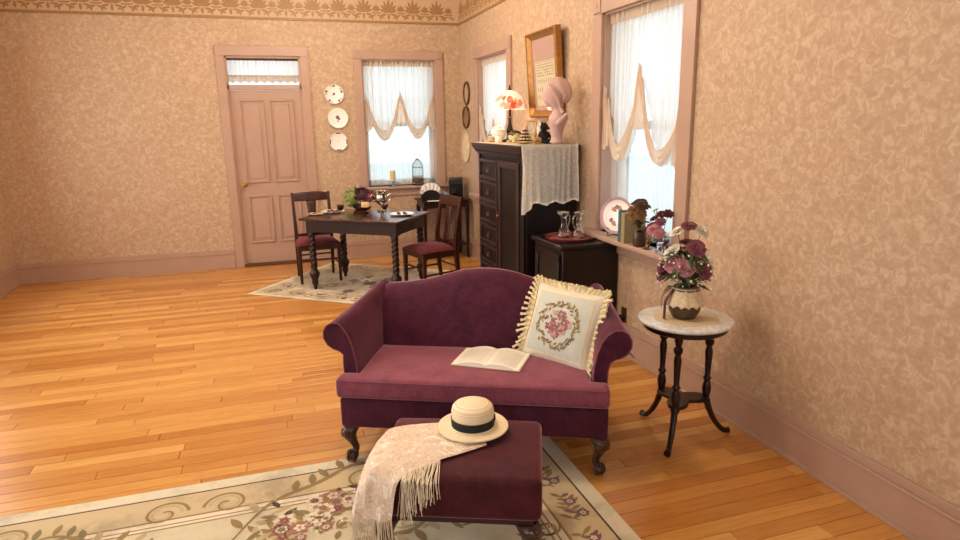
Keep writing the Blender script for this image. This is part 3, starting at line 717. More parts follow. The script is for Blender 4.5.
for j in range(0, (nc-1)*5):                                           # fringe along the hem
    k = j/5; a = Vector(shp(nr-1, int(k))).lerp(Vector(shp(nr-1, min(int(k)+1, nc-1))), k % 1)
    L = random.uniform(.10, .135); dx, dy = random.uniform(-.012, .012), random.uniform(-.012, .012)
    fr.tube([a, a+Vector((dx*.3, dy*.3, -L*.4)), a+Vector((dx, dy, -L))], [.0016, .0014, .0009], 3)
for i in range(int(nr*.27)*7, int(nr*.50)*7):                          # fringe along the near edge
    k = i/7; a = Vector(shp(int(k), nc-1)).lerp(Vector(shp(min(int(k)+1, nr-1), nc-1)), k % 1)
    pts = [a]; q = a.copy(); L = random.uniform(.14, .19); lean = random.uniform(-.012, .010)
    while L > 0:
        st = .02
        if q.y > -.262: q = q+Vector((lean*.3, -.02, 0)); q.z = max(.424, q.z-.003) if q.y > -.24 else q.z-.006
        else: q = q+Vector((lean*.25+random.uniform(-.002, .002), -.001, -.02))
        L -= st; pts.append(q.copy())
    fr.tube(pts, .0015, 3)
tag(fr.obj('fringe', FR, shawl), kind='stuff')

# ================================================================= open book on seat
ST = T+.470
bk = thing('open_book', 'open hardback book with cream pages lying on the sofa seat', 'book', (0, 0, 0))
so = lambda u, v, z: Vector((.79+u*cos(R(-25.7))-v*sin(R(-25.7)), 2.67+u*sin(R(-25.7))+v*cos(R(-25.7)), z))
sp0, sp1 = so(.050, .165, ST), so(.090, .40, ST)
bx = (sp1-sp0); bl = bx.length; ang = atan2(bx.y, bx.x)-pi/2
bk.location = sp0; bk.rotation_euler = (0, 0, ang)
PWD = .172
cover = MB(); cover.box(-PWD-.006, PWD+.006, -.005, bl+.005, 0, .0035); cover.obj('cover', mat('book_cover', '#cbb58c', .6), bk, bevel=.001)
for sg, nm in ((-1, 'left'), (1, 'right')):
    def pg(s, t, sg=sg):
        h = .004+.020*(sin(pi*min(1, s*1.15+.02))**.7)*(1-s*.55)+.004*(1-s); return (sg*s*PWD, t*bl, h+.003)
    n = 16; top = [[pg(i/n, j) for i in range(n+1)] for j in (0, 1)]
    mb = MB(); mb.grid(pg, n, 2)
    for j in (0, 1): mb.loft([[pg(i/n, j) for i in range(n+1)], [(sg*i/n*PWD, j*bl, .0035) for i in range(n+1)]], closed=False)
    e = pg(1, 0); mb.add([e, pg(1, 1), (sg*PWD, bl, .0035), (sg*PWD, 0, .0035)], [(0, 1, 2, 3)])
    page = mb.obj('page_block', PAPER, bk)
    tx = MB()
    for k in range(22):                                                # faint lines of print
        t = .10+k*.036; s0, s1 = (.14, .90-random.random()*.12*(k % 5 == 4))
        tx.grid(lambda a, b, t=t: tuple(Vector(pg(lerp(s0, s1, a), t+b*.012))+Vector((0, 0, .0006))), 8, 1)
    tag(tx.obj('printed_text', mat('faint_print', '#e2dac8', .8), page, smooth=0), kind='stuff')

# ================================================================= pillow
pil = thing('throw_pillow', 'cream needlepoint pillow with floral wreath and tasselled edge leaning on the sofa arm', 'pillow')
PA, PT_, PRR = R(-56.7), R(-22.6), R(2.65)
pil.rotation_mode = 'QUATERNION'
PM = Matrix.Rotation(PA, 4, 'Z') @ Matrix.Rotation(PT_, 4, 'X') @ Matrix.Rotation(PRR, 4, 'Y')
pc = so(.424, .365, .637); pil.location = pc; pil.rotation_quaternion = PM.to_quaternion()
HP = .196
def pth(a, b): return .046*max(0, (1-abs(a)**2.6))**.55*max(0, (1-abs(b)**2.6))**.55+.004
def psh(a, b): return (a*HP*(1-.05*(1-b*b)*abs(a)), b*HP*(1-.05*(1-a*a)*abs(b)))
def pfront(a, b, o=0): x, zz = psh(a, b); return (x, -pth(a, b)-o, zz)
mb = MB(); mb.grid(lambda s, t: pfront(2*s-1, 2*t-1), 28, 28); mb.grid(lambda s, t: (psh(2*s-1, 2*t-1)[0], pth(2*s-1, 2*t-1), psh(2*s-1, 2*t-1)[1]), 28, 28)
mb.obj('cushion', mat('pillow_linen', '#e6dcc4', .85, var=.05, scale=90, bmp=.15), pil, smooth=60)
mb = MB(); mb.grid(lambda s, t: pfront((2*s-1)*.82, (2*t-1)*.82, .0012), 24, 24); mb.obj('needlepoint_panel', mat('needlepoint_blue', '#cfd0c2', .9, var=.05, scale=120), pil, smooth=60)
mb = MB()
for k in range(4):
    def ed(s, t, k=k):
        a = (2*s-1)*.84; b = .82+.03*t; q = [(a, b), (b, a), (a, -b), (-b, a)][k]; return pfront(q[0], q[1], .0022)
    mb.grid(ed, 24, 1)
mb.obj('braid_border', mat('braid', '#efdfb8', .8), pil)
def on_p(a, b, ang, L, W, o, mbx):
    pts = leafpts(a, b, ang, L, W, 4); mbx.poly([pfront(p[0], p[1], o) for p in pts])
wr = {k: MB() for k in 'gbrpd'}
for k in range(110):                                                   # leaf wreath
    t = 2*pi*k/110; rr = .56+random.uniform(-.05, .05); on_p(rr*cos(t), rr*sin(t)*1.0, t+pi/2+random.choice((-.7, .7))+random.uniform(-.3, .3), .13, .05, .003+random.random()*.0004, wr[random.choice('ggbbd')])
for k in range(60):
    t = random.random()*2*pi; rr = .36*sqrt(random.random()); a, b = rr*cos(t), rr*sin(t)+.03
    c = random.choice('rrpgbd')
    for i in range(4 if c in 'rp' else 1): on_p(a, b, random.random()*6, .10, .055, .0032+k*.00001, wr[c])
WC = {'g': ('wreath_leaves', '#a08a58'), 'b': ('wreath_twigs', '#8a6a40'), 'r': ('rose_stitches', '#a8606a'), 'p': ('pink_stitches', '#c99a94'), 'd': ('dark_leaves', '#6d6a4c')}
for k, mb in wr.items(): tag(mb.obj(WC[k][0], mat('thread_'+k, WC[k][1], .9), pil, smooth=0), kind='stuff')
ruf = MB(); nper = 120
def edge(t):
    t = t % 4; k = int(t); f = (t-k)*2-1; return [(f, -1), (1, f), (-f, 1), (-1, -f)][k]
def rufp(s, t):
    a, b = edge(s*4); x, zz = psh(a, b); L = sqrt(a*a+b*b); g = .034*t; return (x+a/L*g, -.008+.012*sin(s*nper*pi*1.0)*t, zz+b/L*g)
ruf.grid(rufp, nper*3, 2); ruf.obj('ruffle', mat('ruffle', '#ecd9ac', .85), pil)
ta = MB()
for k in range(64):
    a, b = edge(4*(k+.5)/64); x, zz = psh(a, b); L = sqrt(a*a+b*b); dx, dz = a/L, b/L; j = random.uniform(-.01, .01); yj = random.uniform(-.012, .008)
    p0 = Vector((x+dx*.022, yj-.012, zz+dz*.022)); q_ = .6 if dz > .8 else .9; p1 = p0+Vector((dx*.016*q_+j, -.004, dz*.016*q_-.004)); p2 = p0+Vector((dx*.036*q_+j, -.006, dz*.036*q_-.010))
    ta.tube([p0, p0.lerp(p1, .5), p1, p2], [.0035, .008, .005, .0085], 7)
tag(ta.obj('tassel', mat('tassel', '#ecdcb4', .85, var=.12, scale=60), pil), kind='stuff')

# ================================================================= armoire
arm_ = thing('armoire', 'tall dark armoire with a column of drawers and a lace runner on top', 'armoire', (2.295, 5.185, 0), R(-90))
AW, AD, AH = .565, .455, 1.47                    # half width, depth, height; front is -y
sbox('carcass', -AW+.0, AW-.0, -AD+.012, 0, .08, 1.375, CABW, arm_, .004)
sbox('plinth', -AW-.015, AW+.015, -AD-.01, 0, 0, .085, CABW, arm_, .008)
mb = MB()
for o_, z0, z1 in ((.012, 1.372, 1.39), (.02, 1.39, 1.40), (.028, 1.40, 1.412), (.042, 1.412, 1.43), (.05, 1.43, 1.45), (.056, 1.45, AH)): mb.box(-AW-o_, AW+o_, -AD-o_, 0, z0, z1)
cr = mb.obj('cornice', CABE, arm_, bevel=.004)
mb = MB()
for k in range(40): x = lerp(-AW, AW-.03, k/39); mb.box(x, x+.016, -AD-.036, -AD-.02, 1.392, 1.412)
for k in range(14): yv = lerp(-AD+.0, -.03, k/13); mb.box(AW+.02, AW+.036, yv, yv+.016, 1.392, 1.412)
tag(mb.obj('dentil_moulding', CABE, cr, smooth=0), kind='stuff')
XD0, XD1 = -.53, -.045                          # drawer column (the far side)
zs = [1.335, 1.14, .935, .745, .557, .375, .12]
for k in range(6):
    zt, zb = zs[k]-.004, zs[k+1]+.008
    mb = MB(); t = .03; y0, y1 = -AD-.012, -AD+.012
    mb.box(XD0, XD1, y0, y1, zt-t, zt); mb.box(XD0, XD1, y0, y1, zb, zb+t); mb.box(XD0, XD0+t, y0, y1, zb+t, zt-t); mb.box(XD1-t, XD1, y0, y1, zb+t, zt-t)
    dr = mb.obj('drawer', CABE, arm_, bevel=.004)
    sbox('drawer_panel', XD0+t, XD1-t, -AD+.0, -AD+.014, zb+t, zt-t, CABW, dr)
    pl = MB(); c = ((XD0+XD1)/2, -AD-.004, (zt+zb)/2)
    pl.poly([(c[0]+dx, c[1], c[2]+dz) for dx, dz in ((0, .035), (.02, .012), (.032, 0), (.02, -.012), (0, -.035), (-.02, -.012), (-.032, 0), (-.02, .012))])
    pl.ball((c[0], c[1]-.008, c[2]+.008), .008); pl.tube([(c[0]-.022, c[1]-.008, c[2]), (c[0]-.015, c[1]-.014, c[2]-.02), (c[0]+.015, c[1]-.014, c[2]-.02), (c[0]+.022, c[1]-.008, c[2])], .004, 6)
    pl.obj('drawer_pull', mat('old_brass', '#7a5538', .35, .9), dr)
XE0, XE1 = -.02, .475
mb = MB(); t = .06; y0, y1 = -AD-.012, -AD+.012; zt, zb = 1.335, .13
mb.box(XE0, XE1, y0, y1, zt-t, zt); mb.box(XE0, XE1, y0, y1, zb, zb+t); mb.box(XE0, XE0+t, y0, y1, zb+t, zt-t); mb.box(XE1-t, XE1, y0, y1, zb+t, zt-t)
dd = mb.obj('door', CABE, arm_, bevel=.005)
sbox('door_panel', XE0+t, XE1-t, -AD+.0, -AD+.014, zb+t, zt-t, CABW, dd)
MB().ball((XE0+.03, -AD-.022, .86), .013).obj('door_knob', BRASS, dd)
for a, b in ((-AW, -AW+.03), (.49, AW)): sbox('corner_stile', a, b, -AD-.004, -AD+.02, .085, 1.372, CABW, arm_, .005)
mb = MB()                                                                  # side panelling on the near end
for a, b, c, d in ((-AD+.02, -.02, 1.27, 1.365), (-AD+.02, -.02, .09, .19), (-AD+.02, -AD+.08, .19, 1.27), (-.08, -.02, .19, 1.27)): mb.box(AW-.002, AW+.01, a, b, c, d)
mb.obj('side_frame', CABW, arm_, bevel=.003)

# lace runner: lies on the top and hangs down the near end
run = thing('lace_runner', 'white lace runner hanging over the near end of the armoire', 'runner', (2.295, 5.185, 0), R(-90))
XEDGE = AW+.062
def runner(s, t):
    y_ = lerp(-.50, -.035, s); L = .22+.46*1.0; hang = .445+.012*sin(s*19)+(.07*max(0, (.2-s)/.2))-.015*s
    d = t*(.24+hang)
    if d < .24: return (XEDGE-.24+d, y_, AH+.004+.001*sin(s*60))
    f = d-.24; r = .01
    w_ = .019*(1+sin(s*52+1.2*sin(s*9)))*(1-.55*s)*min(1, f*6)
    return (XEDGE+min(f, .012)+w_*.8+.004, y_+.006*sin(f*9+s*10), AH+.004-max(0, f-.004))
mb = MB(); mb.grid(runner, 120, 40); mb.obj('lace_cloth', LACE, run, smooth=60)
mb = MB()
for k in range(60):
    s = k/59; p = runner(s, 1); mb.ball((p[0], p[1], p[2]-.004), (.004, .007, .008), 6, 5)
for k in range(34):
    for s in (0, 1): p = runner(s, .34+.66*k/33); mb.ball((p[0], p[1], p[2]), (.004, .008, .007), 6, 5)
tag(mb.obj('scalloped_edge', mat('lace_white', '#ebe3d6', .8), run), kind='stuff')
mb = MB(); mb.grid(lambda s, t: (lerp(-AW-.05, XEDGE-.24, t), lerp(-.50, -.035, s), AH+.0032), 8, 12); mb.obj('top_cloth', mat('runner_top', '#d8cbb4', .85), run)
TOPZ = AH+.006

# ================================================================= low cabinet beside it
lc = thing('low_cabinet', 'low black-cherry cabinet below the window carrying the tray', 'cabinet', (2.318, 4.24, 0), R(-90))
GLOSS = m_wood('gloss_cherry', '#0e0404', '#180808', .3, .12, spec=.35)
sbox('body', -.25, .25, -.435, 0, .06, .764, GLOSS, lc, .004)
sbox('top', -.27, .27, -.465, 0, .764, .803, GLOSS, lc, .012)
sbox('plinth', -.255, .255, -.442, 0, 0, .06, GLOSS, lc, .004)
mb = MB(); y0, y1 = -.452, -.432
mb.box(-.215, .215, y0, y1, .67, .725); mb.box(-.215, .215, y0, y1, .08, .14); mb.box(-.215, -.165, y0, y1, .14, .67); mb.box(.165, .215, y0, y1, .14, .67)
dd = mb.obj('door', GLOSS, lc, bevel=.004); sbox('door_panel', -.165, .165, -.442, -.43, .14, .67, GLOSS, dd); MB().ball((-.19, -.464, .45), .014).obj('knob', BRASS, dd)
TRC = (2.06, 4.24)
tr = thing('serving_tray', 'round burgundy tray on the low cabinet', 'tray', (*TRC, .804))
MB().lathe([(.002, 0), (.15, 0), (.178, .004), (.186, .016), (.190, .018), (.188, .012), (.18, .0), (.15, -.0005)], 40).obj('tray_dish', mat('tray_lacquer', '#6b2626', .3, coat=.4), tr)
MB().lathe([(.002, .001), (.145, .001), (.146, .0018), (.002, .0022)], 40).obj('tray_mat', mat('tray_mat', '#8d4a40', .5), tr)
def decanter(loc, rz, label):
    d = thing('glass_decanter', label, 'decanter', loc, rz, 'decanters on the burgundy tray')
    MB().lathe([(.002, .0), (.047, 0), (.052, .006), (.050, .03), (.036, .065), (.024, .095), (.022, .125), (.026, .155), (.038, .182), (.036, .182), (.0235, .155), (.0195, .125), (.0215, .095), (.033, .065), (.046, .03), (.045, .008), (.002, .006)], 24).obj('body', GLASS, d)
    MB().tube(crom([(.024, 0, .165), (.06, 0, .16), (.062, 0, .12), (.045, 0, .075)], 6), .005, 8).obj('handle', GLASS, d)
    MB().tube(crom([(-.03, 0, .176), (-.05, 0, .19), (-.062, 0, .192)], 4), [.014]*4+[.012]*4+[.009], 8).obj('spout', GLASS, d)
    MB().lathe([(.04, .183), (.041, .189), (.02, .194), (.002, .194)], 20).obj('rim_cover', mat('glass_rim', '#a89a88', .25, .5), d)
decanter((2.02, 4.27, .8075), R(20), 'clear glass pitcher with handle on the tray, the one nearer the armoire')
decanter((2.12, 4.22, .8075), R(200), 'clear glass pitcher with handle on the tray, the one nearer the window')

# ================================================================= dining table
DTA = R(-37); DTC = (.865, 6.53)
dt = thing('dining_table', 'dark mahogany dining table with spiral-turned legs on the far rug', 'table', (*DTC, .0058), DTA)
TW, TD, TZ = 1.10, .76, .745
tp = sbox('table_top', -TW/2, TW/2, -TD/2, TD/2, TZ-.025, TZ, m_wood('table_top_wood', '#280e07', '#431b0e', .25, .35, (1, 4, 3)), dt, .008)
ap = .05
for a, b, c, d in ((-TW/2+ap, TW/2-ap, -TD/2+ap, -TD/2+ap+.022), (-TW/2+ap, TW/2-ap, TD/2-ap-.022, TD/2-ap), (-TW/2+ap, -TW/2+ap+.022, -TD/2+ap, TD/2-ap), (TW/2-ap-.022, TW/2-ap, -TD/2+ap, TD/2-ap)):
    sbox('apron', a, b, c, d, TZ-.145, TZ-.025, MAHOG, dt, .003)
def table_leg():
    mb = MB(); rings = []; n = 16
    prof = [(0.0, .014), (.02, .02), (.035, .018), (.045, .026), (.075, .034), (.10, .03), (.13, .044), (.16, .053), (.185, .048), (.2, .034), (.22, .03)]
    for z, r in prof: rings.append([(r*cos(2*pi*j/n), r*sin(2*pi*j/n), z) for j in range(n)])
    for k in range(31):                                                    # rope twist
        z = .225+.33*k/30
        rings.append([((.031+.006*cos(3*(2*pi*j/n-z*42)))*cos(2*pi*j/n), (.031+.006*cos(3*(2*pi*j/n-z*42)))*sin(2*pi*j/n), z) for j in range(n)])
    for z, r in ((.56, .034), (.575, .038), (.59, .03)): rings.append([(r*cos(2*pi*j/n), r*sin(2*pi*j/n), z) for j in range(n)])
    mb.loft(rings); mb.box(-.036, .036, -.036, .036, .59, TZ-.03); return mb
lm = table_leg().obj('leg', MAHOG, dt, smooth=60)
i_ = .085; lp = [(sx*(TW/2-i_), sy*(TD/2-i_), 0) for sx in (-1, 1) for sy in (-1, 1)]
lm.location = lp[0]
for p in lp[1:]: link('leg', lm.data, dt).location = p
def tpx(px, py):                                                          # pixel to table top
    d = fwd*FPX+rgt*(px-480)-upv*(py-270); zt = .0058+TZ+.0005; t = (zt-CAM_H)/d.z; return (d.x*t, d.y*t, zt)
tb = lambda u, v, z=0: (DTC[0]+u*cos(DTA)-v*sin(DTA), DTC[1]+u*sin(DTA)+v*cos(DTA), .0058+TZ+.0005+z)

# ================================================================= chairs (origin floor, faces -y)
def chair(label, loc, rz):
    c = thing('dining_chair', label, 'chair', loc, rz, 'dining chairs at the table')
    w, d, sh = .225, .20, .415
    for sx in (-1, 1):
        MB().loft([[(sx*(w-.02)+a*r, -d+.02+b*r, z) for a, b in ((-1, -1), (1, -1), (1, 1), (-1, 1))] for z, r in ((0, .014), (.2, .017), (sh, .022))]).obj('leg', MAHOG2, c, bevel=.003)
        path = [(0, .235, .013), (.2, .205, .017), (.40, .19, .02), (.55, .195, .018), (.75, .225, .016), (.93, .265, .014)]
        MB().loft([[(sx*(w-.035)*(1 if z < .5 else 1+.06*(z-.5))+a*r, y_+b*r*1.1, z) for a, b in ((-1, -1), (1, -1), (1, 1), (-1, 1))] for z, y_, r in path]).obj('back_post', MAHOG2, c, bevel=.003)
        sbox('seat_rail', sx*(w-.03)-.012, sx*(w-.03)+.012, -d+.03, d-.02, sh-.06, sh, MAHOG2, c, .003)
        MB().tube([(sx*(w-.02), -d+.02, .19), (sx*(w-.035), .205, .20)], .010, 8).obj('stretcher', MAHOG2, c)
    sbox('seat_rail', -w+.02, w-.02, -d+.008, -d+.032, sh-.06, sh, MAHOG2, c, .003); sbox('seat_rail', -w+.05, w-.05, d-.03, d-.01, sh-.06, sh, MAHOG2, c, .003)
    MB().tube([(-w+.03, -d+.02, .25), (w-.03, -d+.02, .25)], .010, 8).obj('stretcher', MAHOG2, c); MB().tube([(-w+.04, .205, .24), (w-.04, .205, .24)], .010, 8).obj('stretcher', MAHOG2, c)
    def seatf(s, t):
        a, b = 2*s-1, 2*t-1; k = max(0, (1-abs(a)**3))**.6*max(0, (1-abs(b)**3))**.6; ww = w-.012*(b+1)
        return (a*ww, b*d, sh+.004+.052*k)
    mb = MB(); mb.grid(seatf, 20, 20); mb.add([(-w, -d, sh), (w, -d, sh), (w-.024, d, sh), (-w+.024, d, sh)], [(0, 1, 2, 3)]); mb.obj('seat', CHAIRV, c, smooth=70)
    def rail(zlo, zhi, arch, th, y_off):
        def f(s, t):
            x = lerp(-w+.02, w-.02, s); k = 1-(2*s-1)**2
            return (x, y_off(t)-.018*k*.6, lerp(zlo-.0*k, zhi+arch*k, t))
        mb = MB(); mb.grid(f, 16, 3); return mb.obj
    rail(.835, .915, .022, 0, lambda t: .247+.015*t)('crest_rail', MAHOG2, c, solid=.018, bevel=.003)
    mb = MB(); mb.grid(lambda s, t: (lerp(-.055, .055, s)*(1-.25*sin(pi*t)), .192+.045*t+.012*t*t-.008, lerp(.47, .845, t)), 4, 10); mb.obj('back_splat', MAHOG2, c, solid=.010)
    sbox('lower_rail', -w+.03, w-.03, .186, .202, .45, .485, MAHOG2, c, .003)
    return c
chair('dark wooden chair with plum seat on the door side of the dining table', (.385, 7.03, .0058), R(4))
chair('dark wooden chair with plum seat between the dining table and the armoire', (1.44, 6.16, .0058), R(-75))

# ================================================================= table settings
def plate_mb(r): return [(.002, 0), (r*.55, 0), (r*.62, .004), (r*.98, .016), (r, .018), (r*.97, .019), (r*.62, .008), (r*.55, .005), (.002, .005)]
def lp_world(px): return px
def setting(label, u, v, rz, nap):
    p = thing('dinner_plate', label, 'plate', tpx(u, v), DTA+rz, 'place settings')
    MB().lathe(plate_mb(.125), 32).obj('plate_dish', WHITE, p)
    for k in range(4):
        a = k*1.6+.4; MB().ball((.045*cos(a), .045*sin(a), .017), (.024, .018, .012), 10, 6).obj('biscuit', mat('biscuit_brown', '#6d3c22', .8), p)
    return p
setting('white plate with brown sweets on the door side of the dining table', 333, 212.5, .3, 0)
setting('white plate with brown sweets right of the silver cup on the dining table', 402, 215, 2.5, 0)
def napkin(label, u, v, rz):
    n = thing('folded_napkin', label, 'napkin', tpx(u, v), DTA+rz, None)
    mb = MB(); mb.grid(lambda s, t: (lerp(-.07, .07, s), lerp(-.055, .055, t), .012+.004*sin(s*9)+.003*cos(t*8)), 10, 8); mb.obj('napkin_cloth', mat('tan_napkin', '#c9a27c', .85), n, solid=.008)
    MB().tube([(-.01, -.05, .016), (-.01, .05, .016)], .012, 8).obj('napkin_ring', BRASS, n)
napkin('tan folded napkin at the left corner of the dining table', 316, 215, .3)
def wine(label, u, v):
    g = thing('wine_glass', label, 'glass', tpx(u, v), 0, 'red wine glasses on the dining table')
    MB().lathe([(.002, .003), (.03, .002), (.032, 0), (.03, 0.0), (.004, .005), (.004, .055), (.012, .062), (.03, .08), (.036, .105), (.034, .135), (.033, .135), (.0345, .105), (.028, .082), (.01, .066), (.002, .064)], 20).obj('bowl_and_stem', GLASS, g)
    MB().lathe([(.002, .067), (.009, .068), (.027, .083), (.033, .105), (.0325, .122), (.002, .122)], 20).obj('wine', mat('red_wine', '#3d0a10', .1, var=.02), g)
wine('stemmed glass of red wine nearest the left end of the dining table', 341, 217)
wine('stemmed glass of red wine in front of the silver cup', 385.5, 216)

def blossom(parent, c, r, m, name='bloom', petals=9, flat=.6, up=(0, 0, 1)):
    mb = MB(); q = Vector((0, 0, 1)).rotation_difference(Vector(up)); mb.M = Matrix.Translation(c) @ q.to_matrix().to_4x4()
    for lay, (k, rr, el) in enumerate(((petals, .72, .25), (max(4, petals-3), .48, .75), (3, .24, 1.15))):
        for i in range(k):
            a = 2*pi*(i+.5*lay)/k+random.uniform(-.15, .15); d = Vector((cos(a)*cos(el), sin(a)*cos(el), sin(el)*flat)); s = Vector((-sin(a), cos(a), 0)); L = r*(.6 if lay else .75)
            p0 = d*r*.12; p1 = d*L*.6; p2 = d*L*1.15+Vector((0, 0, -.08*r)); wd = r*.34
            mb.add([tuple(p0-s*wd*.3), tuple(p0+s*wd*.3), tuple(p1-s*wd+Vector((0, 0, .1*r))), tuple(p1+Vector((0, 0, -.03*r))), tuple(p1+s*wd+Vector((0, 0, .1*r))), tuple(p2-s*wd*.55), tuple(p2+s*wd*.55)],
                   [(0, 1, 3), (0, 3, 2), (1, 4, 3), (2, 3, 5), (3, 4, 6), (3, 6, 5)])
    mb.ball((0, 0, r*.2), r*.14, 6, 4)
    return mb.obj(name, m, parent, smooth=80)
def hydrangea(parent, c, r, m, n=110, name='flower_head'):
    mb = MB()
    for k in range(n):
        t = random.random()*2*pi; z = random.uniform(-.5, 1); q = sqrt(max(0, 1-z*z)); d = Vector((q*cos(t), q*sin(t), z)); p = Vector(c)+d*r*random.uniform(.7, 1.1); o = d.orthogonal().normalized(); e = d.cross(o)
        for i in range(4):
            a = i*pi/2+.3*k; s = o*cos(a)+e*sin(a); w_ = d.cross(s); s = (s+d*random.uniform(-.2, .5)).normalized(); L = r*.24
            mb.add([tuple(p), tuple(p+s*L*.6+w_*L*.4+d*.002), tuple(p+s*L), tuple(p+s*L*.6-w_*L*.4+d*.002)], [(0, 1, 2, 3)])
    mb.ball(c, r*.55, 10, 8)
    return mb.obj(name, m, parent, smooth=20)
def leaf3(mb, p, d, L, W, droop=.3):
    p = Vector(p); d = Vector(d).normalized(); s = d.cross(Vector((0, 0, 1))); s = s.normalized() if s.length > 1e-3 else Vector((1, 0, 0)); u = s.cross(d)
    a = p+d*L*.4+u*L*.06; b = p+d*L-Vector((0, 0, 1))*L*droop
    mb.add([tuple(p), tuple(a+s*W/2+u*W*.15), tuple(a), tuple(a-s*W/2+u*W*.15), tuple(b)], [(0, 1, 2), (0, 2, 3), (1, 4, 2), (2, 4, 3)])
HYG = mat('hydrangea_green', '#8a9152', .7, var=.25, scale=60); HYP = mat('hydrangea_purple', '#4a2034', .7, var=.3, scale=60); HYR = mat('hydrangea_rose', '#7e3146', .7, var=.25, scale=60); LEAFM = mat('leaf_green', '#45562c', .6, var=.25, scale=40)
fb = thing('flower_bowl', 'bowl of green and purple hydrangeas on the dining table', 'flowers', tpx(359.5, 209.5))
MB().lathe([(.03, 0), (.05, .005), (.07, .03), (.075, .06), (.07, .06), (.064, .03), (.03, .012), (.002, .01)], 20).obj('bowl', mat('bowl_pewter', '#5a4a3c', .3, .6), fb)
hydrangea(fb, (-.09, -.03, .13), .085, HYG); hydrangea(fb, (-.05, .05, .165), .075, HYG); hydrangea(fb, (.035, -.01, .15), .085, HYP); hydrangea(fb, (.105, -.02, .12), .075, HYR); hydrangea(fb, (.04, .08, .16), .075, HYP); hydrangea(fb, (-.11, -.06, .07), .055, HYG, 40)
mb = MB()
for k in range(14): a = random.random()*6.3; leaf3(mb, (.05*cos(a), .05*sin(a), .07), (cos(a), sin(a), .5), .09, .05)
mb.obj('leaf', LEAFM, fb, solid=.001)
cd = thing('candle_bowl', 'square cream candle in a dark footed bowl beside the hydrangeas', 'candle', tpx(365.5, 213))
MB().lathe([(.035, 0), (.038, .006), (.012, .014), (.012, .024), (.04, .034), (.062, .055), (.066, .066), (.062, .066), (.05, .048), (.002, .04)], 20).obj('bowl', mat('bronze_bowl', '#4a2e1e', .3, .7), cd)
sbox('candle', -.036, .036, -.036, .036, .045, .112, mat('warm_wax', '#eec489', .5, var=.05), cd, .006)
MB().tube([(0, 0, .112), (.001, 0, .12)], .0012, 5).obj('wick', BLACK, cd)
cup = thing('silver_cup', 'tall silver two-handled trophy cup on the dining table', 'cup', tpx(382, 211.3))
MB().lathe([(.05, 0), (.052, .006), (.046, .012), (.02, .02), (.013, .035), (.02, .05), (.016, .06), (.034, .075), (.062, .10), (.07, .13), (.064, .165), (.062, .19), (.069, .215), (.071, .218), (.066, .216), (.058, .19), (.06, .14), (.05, .10), (.002, .08)], 32).obj('bowl_and_foot', SILVER, cup)
for sg in (-1, 1): MB().tube(crom([(sg*.06, 0, .105), (sg*.095, 0, .12), (sg*.115, 0, .155), (sg*.10, 0, .18), (sg*.07, 0, .165)], 6), .0065, 8).obj('handle', SILVER, cup)

# ================================================================= far window sill
SZ1 = WIN1[2]+.0005
cs = thing('candle_stand', 'cream pillar candle on a low glass cake stand on the far windowsill', 'candle', (1.42, 7.985, SZ1))
MB().lathe([(.04, 0), (.042, .004), (.012, .012), (.010, .045), (.02, .055), (.095, .062), (.1, .068), (.09, .068), (.002, .066)], 28).obj('stand', m_glass('stand_glass', '#cfc8bc', .1), cs)
MB().lathe([(.034, .069), (.0345, .19), (.03, .193), (.002, .188)], 20).obj('pillar_candle', mat('candle_wax', '#d9c084', .6, var=.04), cs)
bc = thing('birdcage', 'small wire birdcage ornament with a dried nest on the far windowsill', 'ornament', (1.74, 7.99, SZ1))
mb = MB()
for k in range(12):
    a = 2*pi*k/12; mb.tube([(.07*cos(a), .045*sin(a), 0), (.07*cos(a), .045*sin(a), .22), (.055*cos(a), .035*sin(a), .28), (.02*cos(a), .013*sin(a), .32), (0, 0, .33)], .0022, 5)
for z in (.0, .11, .22): mb.tube([(.07*cos(2*pi*k/24), .045*sin(2*pi*k/24), z+.002) for k in range(24)], .0022, 5, True)
cage = mb.obj('wire_cage', DARKM, bc)
MB().tube([(.0+.035*cos(2*pi*k/20), 0, .375+.042*sin(2*pi*k/20)) for k in range(20)], .003, 6, True).obj('hanging_ring', mat('ring_brass', '#a8763a', .35, .8), bc)
mb = MB()
for k in range(70): a, b = random.random()*6.3, random.random()*6.3; r = random.uniform(.04, .085); z = random.uniform(.055, .10); mb.tube([(r*cos(a), .045*sin(a), z), (r*.9*cos(a+.8), .042*sin(a+.8), z+random.uniform(-.01, .02))], .003, 4)
mb.ball((0, 0, .05), (.066, .04, .03), 12, 6)
mb.obj('nest', mat('dried_nest', '#7a6044', .9, var=.3, scale=80), bc)

# ================================================================= corner table
ct = thing('corner_table', 'small dark side table in the far corner under the window', 'table', (1.98, 7.70, 0))
sbox('table_top', -.31, .31, -.21, .24, .715, .735, MAHOG, ct, .004); sbox('apron', -.28, .28, -.18, .21, .64, .715, MAHOG, ct, .003)
sbox('shelf', -.27, .27, -.17, .2, .16, .178, MAHOG, ct, .003)
for sx in (-1, 1):
    for sy in (-.165, .195): MB().loft([[(sx*.27+a*r, sy+b*r, z) for a, b in ((-1, -1), (1, -1), (1, 1), (-1, 1))] for z, r in ((0, .013), (.2, .016), (.66, .022))]).obj('leg', MAHOG, ct, bevel=.003)
CZ = .7355
nh = thing('napkin_holder', 'arched black holder with a white lace fan on the corner table', 'holder', (1.80, 7.58, CZ))
def arch(w, h, n=14): return [(-w, 0)]+[(w*cos(pi-pi*k/n), h*.35+h*.65*sin(pi*k/n)) for k in range(n+1)]+[(w, 0)]
pts = arch(.115, .13)
for yo in (-.03, .02): MB().loft([[(p[0], yo, p[1]) for p in pts], [(p[0], yo+.012, p[1]) for p in pts]]).obj('arched_panel', mat('holder_black', '#1d0f0c', .35), nh)
